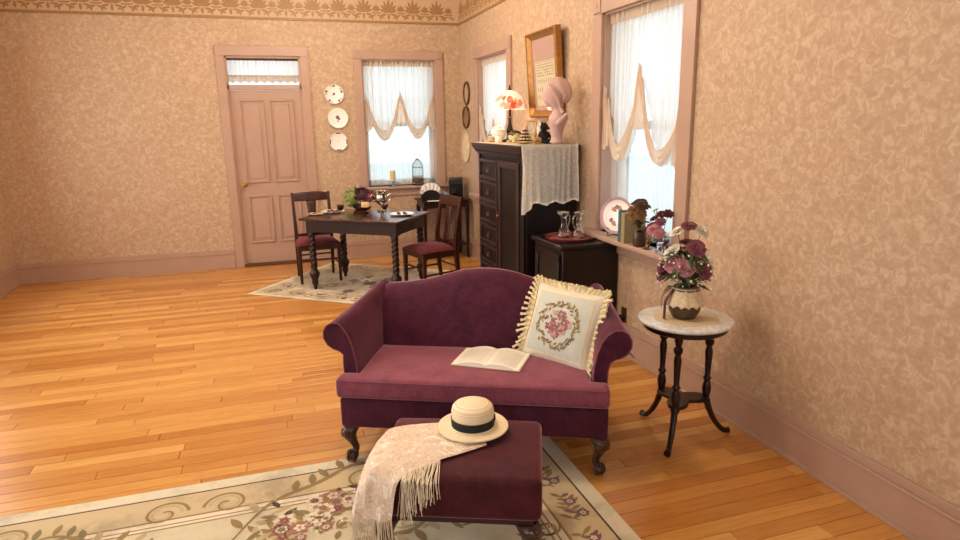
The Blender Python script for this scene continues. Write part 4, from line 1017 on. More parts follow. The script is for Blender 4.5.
sbox('holder_base', -.11, .11, -.03, .032, 0, .012, mat('holder_black', '#1d0f0c', .35), nh)
mb = MB(); mb.grid(lambda s, t: ((.06+.06*t)*cos(pi*(1-s))*1.05, -.006+.008*sin(s*40), .06+(.03+.095*t)*sin(pi*s)**.7*1.0+.03*t), 60, 5); mb.obj('lace_fan', mat('fan_white', '#e8e2dc', .8, var=.08, scale=50), nh, solid=.002)
sbox('paper_slip', -.06, .10, -.12, -.05, .0005, .004, PAPER, nh)
def mug(label, loc, m, r=.034, h=.08, rz=0):
    g = thing('mug', label, 'mug', loc, rz, 'mugs on the corner table')
    MB().lathe([(r*.8, 0), (r*.95, .006), (r, .03), (r, h), (r*.92, h), (r*.9, .01), (.002, .008)], 20).obj('cup_body', m, g)
    MB().tube(crom([(r*.95, 0, h*.8), (r*1.6, 0, h*.75), (r*1.6, 0, h*.35), (r*.95, 0, h*.25)], 5), .005, 6).obj('handle', m, g)
mug('blue mug on the corner table beside the black box', (2.00, 7.64, CZ), mat('blue_glaze', '#7fa5c0', .25), rz=-1.2)
mug('white cup on the corner table in front of the blue mug', (1.985, 7.53, CZ), WHITE, .036, .06, -1.0)
bx = thing('coffee_machine', 'black coffee machine in the far corner on the side table', 'appliance', (2.16, 7.72, CZ), R(-20))
PLB = mat('black_plastic', '#120c0c', .35, var=.05)
sbox('housing', -.085, .085, -.02, .13, 0, .25, PLB, bx, .012); sbox('brew_head', -.08, .08, -.12, -.02, .17, .25, PLB, bx, .012); sbox('drip_tray', -.075, .075, -.12, -.02, 0, .02, PLB, bx, .004)
MB().lathe([(.04, .021), (.05, .05), (.045, .10), (.03, .12), (.002, .12)], 16, (0, -.07, 0)).obj('carafe', m_glass('carafe', '#5a4030'), bx)

# ================================================================= wall plates
def deco_plate(label, loc, rz, r, style, group='plates on the far wall'):
    p = thing('wall_plate', label, 'plate', loc, rz, group)
    mb = MB(); mb.M = Matrix.Rotation(R(90), 4, 'X'); mb.lathe([(.002, .012), (r*.6, .012), (r*.68, .014), (r*.97, .026), (r, .026), (r, .022), (r*.7, .004), (.002, .002)], 40); mb.obj('plate_dish', WHITE, p)
    def ring(r0, r1, a0, a1, y0, y1, m, nm):
        mb = MB(); mb.grid(lambda s, t: (lerp(r0, r1, t)*cos(lerp(a0, a1, s)), -lerp(y0, y1, t), lerp(r0, r1, t)*sin(lerp(a0, a1, s))), 24, 1); return mb.obj(nm, m, p)
    def blob(x, z, s, m, nm, yy): 
        mb = MB(); mb.poly([(x+s*cos(2*pi*k/9)*random.uniform(.7, 1), -yy, z+s*sin(2*pi*k/9)*random.uniform(.7, 1)) for k in range(9)]); return mb.obj(nm, m, p)
    DR = mat('plate_crimson', '#7e2430', .3); PK = mat('plate_pink', '#cfa4a0', .3); GN = mat('plate_green', '#7a8a5c', .3); PU = mat('plate_mauve', '#7e5468', .3)
    if style == 0:
        ring(r*.93, r*1.0, 0, 2*pi, .0268, .0272, PK, 'pink_rim')
        for k in range(5): a = 2*pi*k/5+.3; blob(.80*r*cos(a), .80*r*sin(a), r*.15, random.choice((DR, PU)), 'rim_flower', .0225); blob(.80*r*cos(a+.35), .80*r*sin(a+.35), r*.09, GN, 'rim_leaf', .0226)
        blob(0, 0, r*.17, PU, 'centre_flower', .0132)
    elif style == 1:
        ring(r*.97, r*1.0, 0, 2*pi, .0268, .0272, mat('plate_gilt', '#c9b48a', .3), 'gilt_rim')
        blob(-.02*r, .05*r, r*.22, PU, 'centre_flower', .0132); blob(.12*r, -.1*r, r*.12, DR, 'centre_flower', .0135); blob(0, -.3*r, r*.1, GN, 'stem_leaf', .0132)
    elif style == 2:
        ring(r*.94, r*1.0, 0, 2*pi, .0268, .0272, PK, 'pink_rim')
        for k in range(4): ring(r*.82, r*.99, k*pi/2-.28, k*pi/2+.28, .0226, .0273, DR, 'crimson_bar')
        blob(0, 0, r*.08, PK, 'centre_flower', .0132)
    elif style == 3:                                                       # rose plate on the right sill
        ring(r*.84, r*1.0, 0, 2*pi, .0215, .0272, mat('rose_rim', '#bd929a', .3), 'rose_rim')
        for x, z in ((.1, .36), (-.22, .30), (-.05, .42), (-.3, -.25), (-.15, -.38), (.2, .22)):
            blob(x*r*1.1, z*r*1.1, r*.15, random.choice((DR, mat('rust_rose', '#b5714a', .4), mat('rust_rose', '#b5714a', .4))), 'painted_rose', .0140+random.random()*.001); blob(x*r*1.1+.1*r, z*r*1.1-.08*r, r*.09, mat('olive_leaf', '#8a7a4a', .4), 'painted_leaf', .0136)
    return p
deco_plate('white plate with dark floral rim, top of three on the far wall', (.765, YB, 2.01), 0, .118, 0)
deco_plate('plain white plate with a single central flower, middle of three on the far wall', (.793, YB, 1.733), 0, .122, 1)
deco_plate('white plate with four crimson bars on its rim, lowest of three on the far wall', (.782, YB, 1.455), 0, .113, 2)

# ================================================================= ovals on the right wall
def oval(label, y_, z, a, b, frame_m, inner_m, cat='picture', fw=.022):
    p = thing('oval_picture' if cat == 'picture' else 'oval_plate', label, cat, (XR, y_, z), R(-90), 'ovals in the far corner' if cat == 'picture' else None)
    n = 36; el = [(a*cos(2*pi*k/n), -.012, b*sin(2*pi*k/n)) for k in range(n)]
    MB().tube(el, fw*.6, 8, True).obj('frame_ring', frame_m, p)
    MB().loft([[(x*.97, -.001, zz*.97) for x, _, zz in el], [(x*.97, -.009, zz*.97) for x, _, zz in el]]).obj('picture_panel', inner_m, p)
    return p
oval('small dark-framed oval picture, upper one beside the far corner', 7.70, 2.0, .105, .13, mat('dark_gilt', '#5a3c1e', .4, .4), mat('oval_paper', '#b79a70', .7))
oval('small brown oval picture, lower one beside the far corner', 7.735, 1.715, .13, .125, mat('dark_gilt', '#5a3c1e', .4, .4), mat('oval_brown', '#8a6a44', .6, var=.3, scale=12))
oval('plain cream oval plaque on the wall beside the far corner', 7.77, 1.36, .15, .19, mat('plaque_rim', '#d5bd94', .5), mat('plaque_cream', '#e0cda8', .5), 'plaque', .016)

# ================================================================= gilt picture on the right wall
gp = thing('gilt_picture', 'large gilt-framed sampler leaning forward on the right wall above the armoire', 'picture', (XR-.004, 5.235, 1.69), R(-90))
gp.rotation_mode = 'XYZ'; gp.rotation_euler = (R(4), 0, R(-90))
W2, H2, F2 = .315, .715, .058
def fprof(k):                                                             # mitred frame bars with a scooped section
    return [(i*.78, y) for i, y in ((0, 0), (0, -.05), (.012, -.06), (.03, -.05), (.05, -.035), (.066, -.03), (.075, -.02), (.075, 0))]
for (ax, az, bx_, bz) in ((-W2, 0, W2, 0), (W2, 0, W2, H2), (W2, H2, -W2, H2), (-W2, H2, -W2, 0)):
    d = Vector((bx_-ax, 0, bz-az)); L = d.length; d.normalize(); inn = Vector((-d.z, 0, d.x))
    rings = [[tuple(Vector((ax, 0, az))+d*(i*1.0)+inn*i+Vector((0, yy, 0))) for i, yy in fprof(0)], [tuple(Vector((ax, 0, az))+d*(L-i)+inn*i+Vector((0, yy, 0))) for i, yy in fprof(0)]]
    bar = MB().loft(rings).obj('frame_bar', GOLD, gp)
    mb = MB(); n = int(L/.022)
    for k in range(1, n): p = Vector((ax, 0, az))+d*(L*k/n)+inn*.014+Vector((0, -.058, 0)); mb.ball(tuple(p), (.008, .006, .008), 6, 4)
    tag(mb.obj('beading', GOLD, bar), kind='stuff')
sbox('backing', -W2+.045, W2-.045, -.018, -.002, .045, H2-.045, mat('mat_board', '#c79a88', .7, var=.03), gp)
sbox('sampler_cloth', -.20, .20, -.0195, -.0175, .10, .47, mat('sampler_linen', '#e3cfa8', .8, var=.05, scale=60), gp)
mb = MB(); y_ = -.0205
for rrow in range(5):
    for k in range(22):
        x = -.185+k*.0168; z = .445-rrow*.022
        if random.random() < .85: mb.poly([(x, y_, z), (x+random.uniform(.006, .013), y_, z), (x+random.uniform(.006, .013), y_, z-.011), (x, y_, z-.011)])
for rrow in range(3):
    for k in range(8):
        x = -.16+k*.0455; z = .29-rrow*.07; h = random.uniform(.02, .04)
        mb.poly([(x-.008, y_, z), (x+.008, y_, z), (x+.004, y_, z+h*.6), (x+.010, y_, z+h*.7), (x, y_, z+h), (x-.010, y_, z+h*.7), (x-.004, y_, z+h*.6)])
mb.poly([(-.19, y_, .462), (.19, y_, .462), (.19, y_, .458), (-.19, y_, .458)])
tag(mb.obj('stitched_motif', mat('sampler_thread', '#a0805c', .8), gp, smooth=0), kind='stuff')
sbox('glazing', -W2+.05, W2-.05, -.024, -.022, .05, H2-.05, PANE, gp)

# ================================================================= things on the armoire
lamp = thing('table_lamp', 'lit table lamp with a rose-painted domed glass shade on the armoire', 'lamp', (2.08, 5.56, TOPZ))
MB().lathe([(.075, 0), (.078, .01), (.06, .02), (.03, .03), (.018, .05), (.028, .075), (.034, .10), (.022, .13), (.014, .16), (.012, .2), (.02, .21), (.012, .22), (.01, .30), (.002, .30)], 24).obj('stem', DARKM, lamp)
SHZ = .285
me_p = [(.143, 0), (.146, .012), (.14, .05), (.122, .09), (.09, .13), (.055, .155), (.02, .168), (.008, .17)]
n = 72; rings = []; prof = crom([(r, 0, z) for r, z in me_p], 4)
mb = MB(); mb.loft([[(p.x*cos(2*pi*j/n), p.x*sin(2*pi*j/n), SHZ+p.z) for j in range(n)] for p in prof], True, False, False)
def m_shade():
    m, nt, p = newmat('rose_shade_glass'); a = N(nt, 'ShaderNodeVertexColor'); a.layer_name = 'Col'
    nt.links.new(a.outputs[0], p.inputs['Base Color']); nt.links.new(a.outputs[0], p.inputs['Emission Color']); p.inputs['Emission Strength'].default_value = .3
    p.inputs['Roughness'].default_value = .3; return m
sh = mb.obj('lamp_shade', m_shade(), lamp, smooth=60)
roses = [(random.uniform(0, 2*pi), random.uniform(.02, .11), random.uniform(.018, .034), random.choice(('#e0603a', '#d8503c', '#f0a080', '#e88860', '#c9b070', '#b7a860'))) for k in range(46)]
ca = sh.data.color_attributes.new('Col', 'FLOAT_COLOR', 'POINT')
for i, v in enumerate(sh.data.vertices):
    c = lin('#fff0d8'); zz = v.co.z-SHZ; th = atan2(v.co.y, v.co.x)
    for a, z, r, h in roses:
        da = (th-a+pi) % (2*pi)-pi
        if (da*.13)**2+(zz-z)**2 < r*r: c = lin(h)
    ca.data[i].color = c
MB().lathe([(.012, SHZ+.165), (.016, SHZ+.175), (.006, SHZ+.19), (.009, SHZ+.20), (.001, SHZ+.215)], 12).obj('finial', DARKM, lamp)
MB().tube([(.03, .02, SHZ), (.03, .02, SHZ-.05)], .0015, 4).obj('pull_chain', BRASS, lamp)
MB().ball((0, 0, SHZ+.06), (.028, .028, .035), 10, 8).obj('bulb', m_emit('bulb_glow', '#ffe0b0', 6), lamp)
l = bpy.data.lights.new('lamp_light', 'POINT'); l.energy = 1.6; l.color = (1, .75, .48); l.shadow_soft_size = .06
lo = bpy.data.objects.new('lamp_light', l); COL.objects.link(lo); lo.parent = lamp; lo.location = (0, 0, SHZ-.02)

# bust of a child in a bonnet, looking to the left of the picture (towards +y, -x)
bust = thing('plaster_bust', 'pale pink plaster bust of a head in a bonnet on the armoire', 'bust', (2.15, 4.70, TOPZ+.002), R(-25))
PLAS = mat('pink_plaster', '#c9a59c', .7, var=.05, scale=10, bmp=.1)
mb = MB()                                                                 # local: faces -x (left seen from the room), y depth
def ring(cx, cy, z, rx, ry, n=28, fn=None): return [(cx+rx*cos(2*pi*j/n), cy+ry*sin(2*pi*j/n), z) for j in range(n)]
secs = [(0, .0, .055, .055), (0, .02, .056, .055), (0, .03, .044, .045), (0, .06, .042, .045), (.002, .10, .050, .06), (.005, .14, .060, .08), (.010, .175, .074, .10), (.014, .20, .080, .105), (.014, .22, .066, .085), (.012, .24, .046, .05), (.006, .262, .040, .042), (-.004, .285, .052, .05), (-.014, .305, .072, .06), (-.018, .33, .086, .07), (-.016, .36, .095, .08), (-.012, .39, .099, .085), (-.006, .42, .098, .086), (0, .45, .088, .08), (.006, .475, .064, .06), (.008, .490, .034, .032), (.008, .496, .004, .004)]
rings = []
for cx, z, rx, ry in secs:
    r_ = ring(cx, 0, z, rx, ry)
    if .29 < z < .42:                                                     # a face in relief on the -x side
        q = []
        for p in r_:
            a = atan2(p[1]/ry, (p[0]-cx)/rx); d = abs(abs(a)-pi); f = 0
            f += .016*math.exp(-(d/.16)**2)*math.exp(-((z-.352)/.016)**2)      # nose
            f += .007*math.exp(-(d/.25)**2)*math.exp(-((z-.326)/.010)**2)      # lips
            f += .010*math.exp(-(d/.3)**2)*math.exp(-((z-.300)/.012)**2)       # chin
            f -= .008*math.exp(-((d-.38)/.16)**2)*math.exp(-((z-.372)/.010)**2)  # eye sockets
            f += .006*math.exp(-(d/.6)**2)*math.exp(-((z-.392)/.010)**2)       # brow
            q.append((p[0]-f, p[1], p[2]))
        r_ = q
    rings.append(r_)
mb.loft(rings); head = mb.obj('head_and_shoulders', PLAS, bust, smooth=70, sub=1)
bon = MB(); 
def bonnet(s, t):                                                          # cap over the back of the head down to the nape
    th = lerp(.06, 2.35, t); zz = .392+.112*cos(th); am = lerp(3.1, 1.15, min(1, t*1.3)); a = lerp(-am, am, s); rr = .104*sin(th); fl = 1+.035*sin(s*30+t*7)
    return (.006+rr*cos(a)*fl, rr*.9*sin(a)*fl, zz)
bon.grid(bonnet, 72, 16); bon.obj('bonnet', PLAS, bust, solid=.008, smooth=80)
MB().tube(crom([(-.06, -.065, .45), (-.03, -.092, .40), (.01, -.09, .33), (.025, -.07, .275), (.05, -.085, .235)], 6), [.011]*12+[.010]*8+[.013]*5, 8).obj('bonnet_ribbon', PLAS, bust)
MB().tube(crom([(.0, -.10, .15), (.04, -.115, .19), (.075, -.10, .225)], 6), [.02]*6+[.014]*7, 8).obj('shoulder_ruffle', PLAS, bust)

def small(name, label, cat, x, y_, rz=0): return thing(name, label, cat, (x+.05, y_-.11, TOPZ), rz, 'ornaments on the armoire')
# basket with dried flowers (far end)
b1 = small('flower_basket', 'tiny basket of orange and brown dried flowers at the far end of the armoire', 'basket', 1.90, 5.78)
MB().lathe([(.03, 0), (.045, .01), (.05, .04), (.046, .04), (.04, .012), (.002, .01)], 16).obj('basket_body', mat('wicker', '#c9a878', .8, var=.2, scale=80, bmp=.4), b1)
for k, c in enumerate(('#c9803a', '#6d4a2a', '#b0582e', '#6b5a3a', '#d0a060')): a = k*1.3; blossom(b1, (.024*cos(a), .024*sin(a), .055+.008*(k % 2)), .026, mat('dried_%d' % k, c, .8))
MB().tube([(.046*cos(pi*k/12), 0, .03+.07*sin(pi*k/12)) for k in range(13)], .003, 6).obj('basket_handle', mat('wicker_dark', '#5b3d22', .8), b1)
# white china teapot
b2 = small('white_jar', 'white round lidded china pot in front of the lamp', 'jar', 1.90, 5.62)
MB().lathe([(.03, 0), (.034, .004), (.02, .02), (.03, .035), (.06, .06), (.07, .085), (.064, .112), (.045, .128), (.002, .133)], 28).obj('pot_body', WHITE, b2)
MB().lathe([(.048, .128), (.04, .138), (.015, .144), (.008, .15), (.011, .158), (.002, .163)], 20).obj('lid', WHITE, b2)
# folded card
b3 = small('place_card', 'small white folded card beside the tiny basket', 'card', 1.83, 5.50, R(20))
mb = MB(); mb.loft([[(-.03, -.03, 0), (0, 0, .062), (.03, .03, 0)], [(.03, -.05, 0), (.05, -.015, .05), (.07, .02, 0)]], closed=False); mb.obj('card_fold', PAPER, b3, solid=.0015)
# striped ribbon ornament
b4 = small('ribbon_box', 'cream puffed ornament with dark ribbon stripes on the armoire', 'ornament', 1.97, 5.39)
MB().ball((0, 0, .05), (.055, .065, .05), 18, 10).obj('puffed_body', mat('ornament_cream', '#d8c391', .7, var=.1), b4)
for k in range(5):
    a = -0.8+k*.4; MB().tube([(.056*cos(t)*cos(a*.6), a*.075, .05+.051*sin(t)*sqrt(max(.1, 1-(a*1.0)**2*.7))) for t in [pi*.1+pi*.8*i/8 for i in range(9)]], .006, 6).obj('ribbon_stripe', mat('ribbon_dark', '#3b2f22', .6), b4)
for k in range(6): a = k*1.05; MB().ball((.06*cos(a), .065*sin(a), .012), (.018, .018, .012), 8, 6).obj('ribbon_loop', mat('ornament_cream', '#d8c391', .7), b4)
# gold photo frame
b5 = small('photo_frame', 'small gold photo frame with a grey portrait leaning behind the ornaments', 'frame', 2.12, 5.40, R(-72))
b5.rotation_euler = (R(-8), 0, R(-72))
mb = MB(); w2, h2, t2 = .07, .19, .018
mb.box(-w2, w2, -.008, .008, 0, t2); mb.box(-w2, w2, -.008, .008, h2-t2, h2); mb.box(-w2, -w2+t2, -.008, .008, t2, h2-t2); mb.box(w2-t2, w2, -.008, .008, t2, h2-t2); mb.obj('frame_border', GOLD, b5, bevel=.004)
sbox('portrait_print', -w2+t2, w2-t2, -.004, .002, t2, h2-t2, mat('portrait_grey', '#a39682', .6, var=.45, scale=26), b5)
# brown lace doll figure -> seated figure with brown skirt
b6 = small('lace_figurine', 'small reddish-brown ornament with cream lace ruffles on the armoire', 'ornament', 1.99, 5.20)
for k in range(4):
    z = .012+k*.026; r = .062-.012*k
    MB().lathe([(r*.7, z-.012), (r*1.05, z-.006), (r, z+.006), (r*.6, z+.022)], 20).obj('skirt_tier', mat('figurine_brown', '#4e2418', .6, var=.2), b6)
    mb = MB(); mb.grid(lambda s, t: ((r*1.05+.006*sin(s*70)*t)*cos(2*pi*s), (r*1.05+.006*sin(s*70)*t)*sin(2*pi*s), z+.004-.012*t), 70, 2); mb.obj('lace_ruffle', mat('ruffle_cream', '#dcc8a4', .8), b6)
MB().ball((0, 0, .12), (.018, .018, .022), 12, 8).obj('top_knob', mat('figurine_face', '#d9b795', .6), b6)
# patterned cream vase
b7 = small('patterned_vase', 'slim cream vase with dark flecks beside the photo frame', 'vase', 2.09, 5.10)
MB().lathe([(.03, 0), (.034, .008), (.03, .03), (.034, .07), (.036, .12), (.03, .15), (.026, .165), (.034, .185), (.03, .185), (.02, .165), (.002, .16)], 24).obj('vase_body', mat('vase_fleck', '#cbbba2', .4, var=.55, scale=34), b7)
# dark bear
b8 = small('dark_figurine', 'black furry bear-shaped figurine next to the bust', 'figurine', 2.05, 4.96, R(40))
BF = mat('black_fur', '#150e0c', .95, var=.3, scale=90, bmp=.6)
MB().ball((0, 0, .055), (.045, .042, .055), 16, 10).obj('body', BF, b8); hd = MB(); hd.ball((0, -.01, .13), (.034, .034, .033), 14, 10); hd.ball((0, -.042, .122), (.014, .016, .012), 10, 6)
for sg in (-1, 1): hd.ball((sg*.027, -.005, .16), (.012, .008, .012), 8, 6)
hd.obj('head', BF, b8)
for sg in (-1, 1):
    MB().tube([(sg*.035, -.01, .09), (sg*.055, -.03, .06), (sg*.05, -.05, .045)], [.016, .015, .013], 8).obj('arm', BF, b8); MB().tube([(sg*.025, -.02, .02), (sg*.035, -.06, .016), (sg*.036, -.07, .022)], [.02, .018, .015], 8).obj('leg', BF, b8)
# gold trinket
b9 = small('gold_trinket', 'small gold shell-shaped trinket in front of the bust', 'ornament', 1.96, 4.86)
mb = MB()
for k in range(-3, 4): mb.ball((.028*sin(k*.35), .0, .02+.018*cos(k*.35)), (.008, .014, .022), 8, 6)
mb.lathe([(.026, 0), (.03, .006), (.01, .012)], 14); mb.obj('shell', mat('trinket_gold', '#b58a4a', .4, .5), b9)
b10 = small('gold_dish', 'flat cream dish with gold rim under the lace ornament', 'dish', 1.92, 5.05)
MB().lathe([(.03, 0), (.05, .004), (.07, .016), (.068, .018), (.045, .008), (.002, .006)], 24).obj('dish', mat('dish_gold', '#c9ab78', .4, .2), b10)

# ================================================================= right windowsill
SZ3 = WIN3[2]+.0005
def onsill(y_, x=2.285): return (x, y_, SZ3)
pst = thing('plate_stand', 'small dark wire easel holding the rose plate on the windowsill', 'stand', onsill(3.985, 2.31), R(-60))
mb = MB()
for sg in (-1, 1):
    mb.tube(crom([(sg*.055, .06, .004), (sg*.055, -.02, .004), (sg*.055, -.045, .006), (sg*.055, -.048, .03), (sg*.055, -.04, .035)], 4), .0025, 6)
    mb.tube([(sg*.055+.012*cos(2*pi*k/14), -.046, .045+.016*sin(2*pi*k/14)) for k in range(14)], .0022, 5, True); mb.tube([(sg*.055, .01, .005), (sg*.03, .05, .12)], .0025, 5)
mb.tube([(-.055, .02, .004), (.055, .02, .004)], .0025, 5); mb.obj('wire_frame', DARKM, pst)
rp = deco_plate('cream plate with pink rim and painted roses standing on the right windowsill', (2.305, 3.98, SZ3+.150), R(-60), .132, 3, None)
rp.rotation_euler = (R(-10), 0, R(-60))
def book(label, y_, th, h, d, m, x=2.30, tilt=0):
    b = thing('book', label, 'book', (x, y_, SZ3), R(-90), 'books on the right windowsill')
    mb = MB(); mb.box(0, .0035, -d/2, d/2, 0, h); mb.box(th-.0035, th, -d/2, d/2, 0, h); mb.box(0, th, -d/2-.002, -d/2+.003, 0, h); mb.obj('cover', m, b, bevel=.001)
    sbox('page_block', .0036, th-.0036, -d/2+.004, d/2-.006, .004, h-.004, PAPER, b)
book('teal hardback standing on the right windowsill beside the rose plate', 3.81, .036, .215, .16, mat('teal_cloth', '#2f5a63', .7), 2.29)
book('tan hardback standing on the right windowsill behind the brown vase', 3.77, .046, .205, .16, mat('tan_cloth', '#9a8256', .7), 2.29)

def spray(parent, base, specs, stem_m):
    """specs: (dx,dy,dz,r,mat,up) blooms on stems from base"""
    mb = MB()
    for dx, dy, dz, r, m, k in specs:
        p = Vector(base)+Vector((dx, dy, dz)); up = Vector((dx*1.5, dy*1.5, .12)).normalized(); up = (up+Vector((-.35, -.5, .1))).normalized()
        blossom(parent, tuple(p), r, m, 'bloom', k, .6, tuple(up)); mb.tube([base, tuple(Vector(base).lerp(p, .6)+Vector((0, 0, .01))), tuple(p)], .002, 5)
    mb.obj('stem', stem_m, parent)
STEM = mat('stem_green', '#4a4a26', .7)
BRN = [mat('dried_brown', '#4e3220', .8, var=.25), mat('dried_gold', '#7a5630', .8, var=.25), mat('dried_dark', '#33201a', .8, var=.25)]
bv = thing('dried_bouquet', 'brown vase of dried brown flowers on the right windowsill', 'flowers', onsill(3.61, 2.255))
MB().lathe([(.036, 0), (.042, .005), (.045, .05), (.042, .09), (.038, .10), (.034, .10), (.036, .05), (.002, .02)], 20).obj('vase', mat('brown_vase', '#4a2f1c', .35, var=.2), bv)
sp = [(0, 0, .195, .055, BRN[2], 9), (-.0, .05, .19, .05, BRN[2], 9), (-.02, -.045, .185, .05, BRN[0], 8), (-.04, .02, .15, .055, BRN[1], 9), (.03, .0, .17, .05, BRN[0], 8), (-.03, -.05, .13, .05, BRN[1], 8), (-.02, .06, .13, .042, BRN[0], 8), (-.05, 0, .11, .045, BRN[1], 8)]
spray(bv, (0, 0, .09), sp, STEM)
mb = MB()
for k in range(18): a = random.random()*6.3; leaf3(mb, (0, 0, .09+random.random()*.08), (cos(a), sin(a), random.uniform(0, .8)), .10, .045)
mb.obj('dried_leaf', BRN[1], bv, solid=.001)
fg = thing('gold_figurine', 'small openwork gold ornament standing beside the brown vase', 'ornament', onsill(3.50, 2.25))
mb = MB(); mb.lathe([(.026, 0), (.028, .006), (.012, .014), (.008, .03)], 14)
for z, r in ((.05, .024), (.085, .028), (.12, .022)):
    mb.tube([(0, r*cos(2*pi*k/14), z+r*sin(2*pi*k/14)) for k in range(14)], .005, 6, True); mb.ball((0, 0, z), .008, 8, 6)
mb.ball((0, 0, .15), (.012, .012, .014), 8, 6); mb.obj('openwork', mat('antique_gold', '#8a6430', .35, .7), fg)
PNK = [mat('mauve_petal', '#7e4450', .8, var=.2), mat('burgundy_petal', '#5a1f2c', .8, var=.2), mat('rose_petal', '#b0707a', .8, var=.2)]
WHF = mat('white_petal', '#e6dccb', .8, var=.06)
pf = thing('mauve_bouquet', 'small glass vase of burgundy and mauve flowers on the right windowsill', 'flowers', onsill(3.37, 2.26))
MB().lathe([(.03, 0), (.034, .005), (.03, .04), (.024, .07), (.03, .085), (.027, .085), (.02, .07), (.026, .04), (.002, .008)], 18).obj('vase', m_glass('vase_glass', '#e8e8ee'), pf)
spray(pf, (0, 0, .08), [(0, 0, .16, .045, PNK[1], 9), (-.02, .05, .13, .042, PNK[1], 8), (-.03, -.03, .12, .04, PNK[0], 8), (-.05, .01, .07, .055, PNK[2], 10), (-.04, .055, .085, .04, PNK[1], 8), (.0, .07, .18, .022, mat('yellow_green', '#8a8a48', .8), 6), (.01, -.05, .17, .04, PNK[1], 8), (-.05, -.05, .05, .045, PNK[2], 8), (0, .09, .17, .02, mat('yellow_green', '#8a8a48', .8), 6)], STEM)
mb = MB()
for k in range(16): a = random.random()*6.3; leaf3(mb, (-.02*random.random(), 0, .08+random.random()*.05), (cos(a), sin(a), random.uniform(0, .8)), .07, .028)
mb.obj('leaf', LEAFM, pf, solid=.001)

# ================================================================= pedestal table with arrangement
PC = (1.95, 2.66)
pt = thing('pedestal_table', 'round marble-topped plant table with three dark turned legs by the right wall', 'table', (*PC, 0))
def m_marble():
    m, nt, p = newmat('marble'); p.inputs['Roughness'].default_value = .15; a = noise(nt, coords(nt, (1, 1, 1)), 7, 8, .65, 1.2)
    nt.links.new(ramp(nt, a, [(.42, lin('#e8e8e6')), (.5, lin('#c9ced0')), (.56, lin('#edece8'))]), p.inputs['Base Color']); return m
MB().lathe([(.002, .638), (.225, .638), (.236, .644), (.238, .652), (.234, .658), (.225, .66), (.002, .66)], 56).obj('marble_top', m_marble(), pt)
MB().lathe([(.002, .605), (.20, .605), (.21, .612), (.212, .63), (.205, .638), (.002, .638)], 48).obj('top_apron', MAHOG, pt)
leg_prof = [(.004, .18), (.018, .185), (.024, .20), (.016, .215), (.02, .24), (.024, .27), (.018, .30), (.014, .31), (.022, .325), (.014, .34), (.017, .42), (.02, .47), (.014, .50), (.022, .515), (.024, .53), (.014, .545), (.02, .57), (.024, .605)]
A0 = atan2(.25, -.06)
for k in range(3):
    a = atan2(2.91-PC[1], 1.89-PC[0])+k*2*pi/3; e = Vector((cos(a), sin(a), 0)); p = e*.135
    lg = MB().lathe(leg_prof, 16, (p.x, p.y, 0)).obj('leg', MAHOG, pt)
    MB().tube(crom([tuple(p+Vector((0, 0, .215))), tuple(p+e*.02+Vector((0, 0, .15))), tuple(p+e*.055+Vector((0, 0, .08))), tuple(p+e*.10+Vector((0, 0, .028))), tuple(p+e*.135+Vector((0, 0, .022)))], 5), [.017]*6+[.015]*5+[.014]*5+[.015]*4+[.019], 9).obj('foot', MAHOG, lg)
pts = []
for k in range(24):
    a = atan2(2.91-PC[1], 1.89-PC[0])+2*pi*k/24; r = .105+.045*cos(3*(a-atan2(2.91-PC[1], 1.89-PC[0]))); pts.append((r*cos(a), r*sin(a)))
MB().loft([[(p[0], p[1], .205) for p in pts], [(p[0], p[1], .225) for p in pts]]).obj('lower_shelf', MAHOG, pt, bevel=.004)
do = thing('doily', 'round cream lace doily on the marble table', 'doily', (*PC, .6605))
mb = MB(); mb.grid(lambda s, t: ((.155+.008*abs(sin(s*pi*18)))*t*cos(2*pi*s), (.155+.008*abs(sin(s*pi*18)))*t*sin(2*pi*s), .001), 144, 8); mb.obj('lace_round', mat('doily_cream', '#dcc9a6', .85, var=.15, scale=90), do)
pv = thing('flower_pot', 'round brown pot with lace collar and burgundy ribbon, full of white and mauve flowers', 'flowers', (PC[0]-.01, PC[1], .663))
MB().lathe([(.05, 0), (.06, .004), (.078, .04), (.085, .08), (.078, .12), (.06, .145), (.058, .165), (.05, .165), (.052, .14), (.07, .08), (.002, .02)], 28).obj('pot', mat('pot_brown', '#4f3c26', .25, var=.2), pv)
def collar(s, t):
    a = 2*pi*s; r = lerp(.062, .098, t**.8)+.004*sin(s*60)*t; z = lerp(.160, .065+.012*abs(sin(s*pi*16)), t); return (r*cos(a), r*sin(a), z)
mb = MB(); mb.grid(collar, 160, 10); mb.obj('lace_collar', mat('collar_lace', '#ddc7a4', .85, var=.18, scale=70), pv, solid=.002)
rb = mat('burgundy_ribbon', '#5e1420', .45); MB().tube([(.064*cos(2*pi*k/28), .064*sin(2*pi*k/28), .148) for k in range(28)], .007, 8, True).obj('ribbon_band', rb, pv)
for a_, L in ((2.6, .11), (3.1, .15)):
    e = Vector((cos(a_), sin(a_), 0)); mb = MB(); mb.grid(lambda s, t: tuple(e*(.068+.045*sin(min(1, t*2)*pi/2))+Vector((0, 0, .15-L*t))+Vector((-e.y, e.x, 0))*(s-.5)*.022), 2, 8); mb.obj('ribbon_tail', rb, pv, solid=.0015)
spc = []
W_ = WHF
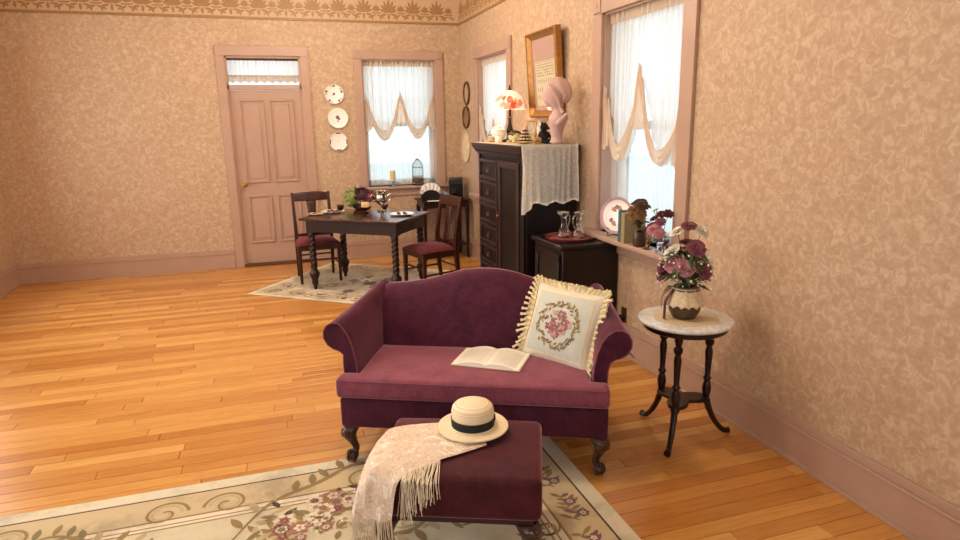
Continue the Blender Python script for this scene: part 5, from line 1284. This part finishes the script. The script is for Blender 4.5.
for dx, dy, dz, r, m, k in ((-.02, .06, .26, .06, WHF, 9), (-.05, .06, .17, .06, WHF, 10), (.05, -.03, .27, .06, WHF, 9), (0, -.07, .20, .06, PNK[0], 10), (-.08, 0, .12, .06, PNK[2], 11), (-.05, -.06, .11, .058, PNK[2], 11), (.02, .03, .21, .055, PNK[0], 10), (-.1, .06, .06, .045, PNK[1], 9), (-.09, .07, .10, .05, PNK[1], 9), (.06, .05, .15, .06, PNK[2], 10), (.08, -.04, .14, .06, WHF, 10), (.03, -.1, .10, .055, PNK[0], 10), (-.06, .10, .20, .035, PNK[1], 8), (0, .1, .15, .05, PNK[1], 9), (.0, 0, .29, .05, PNK[0], 9)):
    spc.append((dx, dy, dz*1.1, r*.95, m, k))
spray(pv, (0, 0, .15), spc, STEM)
mb = MB(); bb = MB()
for k in range(110):
    a = random.random()*6.3; r = .05+.08*random.random(); z = .16+.18*random.random(); leaf3(mb, (r*.5*cos(a), r*.5*sin(a), z), (cos(a), sin(a), random.uniform(-.2, .8)), .08, .035)
    for j in range(1): bb.ball((1.15*r*cos(a)+random.uniform(-.02, .02), 1.15*r*sin(a)+random.uniform(-.02, .02), z+random.uniform(-.02, .02)), .006, 6, 4)
mb.obj('leaf', LEAFM, pv, solid=.001); tag(bb.obj('white_berries', WHF, pv), kind='stuff')

# ================================================================= ceiling lamps (above the picture)
def ceiling_lamp(label, x, y_, e):
    c = thing('ceiling_lamp', label, 'lamp', (x, y_, ZC), 0, 'ceiling lamps')
    MB().lathe([(.16, 0), (.165, -.015), (.15, -.03), (.002, -.03)], 32).obj('canopy', BRASS, c)
    MB().lathe([(.15, -.03), (.16, -.05), (.13, -.09), (.07, -.115), (.002, -.12)], 32).obj('glass_bowl', m_emit('lamp_bowl', '#ffdcae', 3) if 'lamp_bowl' not in bpy.data.materials else bpy.data.materials['lamp_bowl'], c)
    l = bpy.data.lights.new('bowl_light', 'POINT'); l.energy = e; l.color = (1, .86, .68); l.shadow_soft_size = .12
    o = bpy.data.objects.new('bowl_light', l); COL.objects.link(o); o.parent = c; o.location = (0, 0, -.24)
ceiling_lamp('brass ceiling lamp with glass bowl above the dining table', .5, 5.9, 85)
ceiling_lamp('unseen brass ceiling lamp added above the sofa to light the seat', .3, 3.0, 55)  # added lamp out of view, brightens the seat top from above
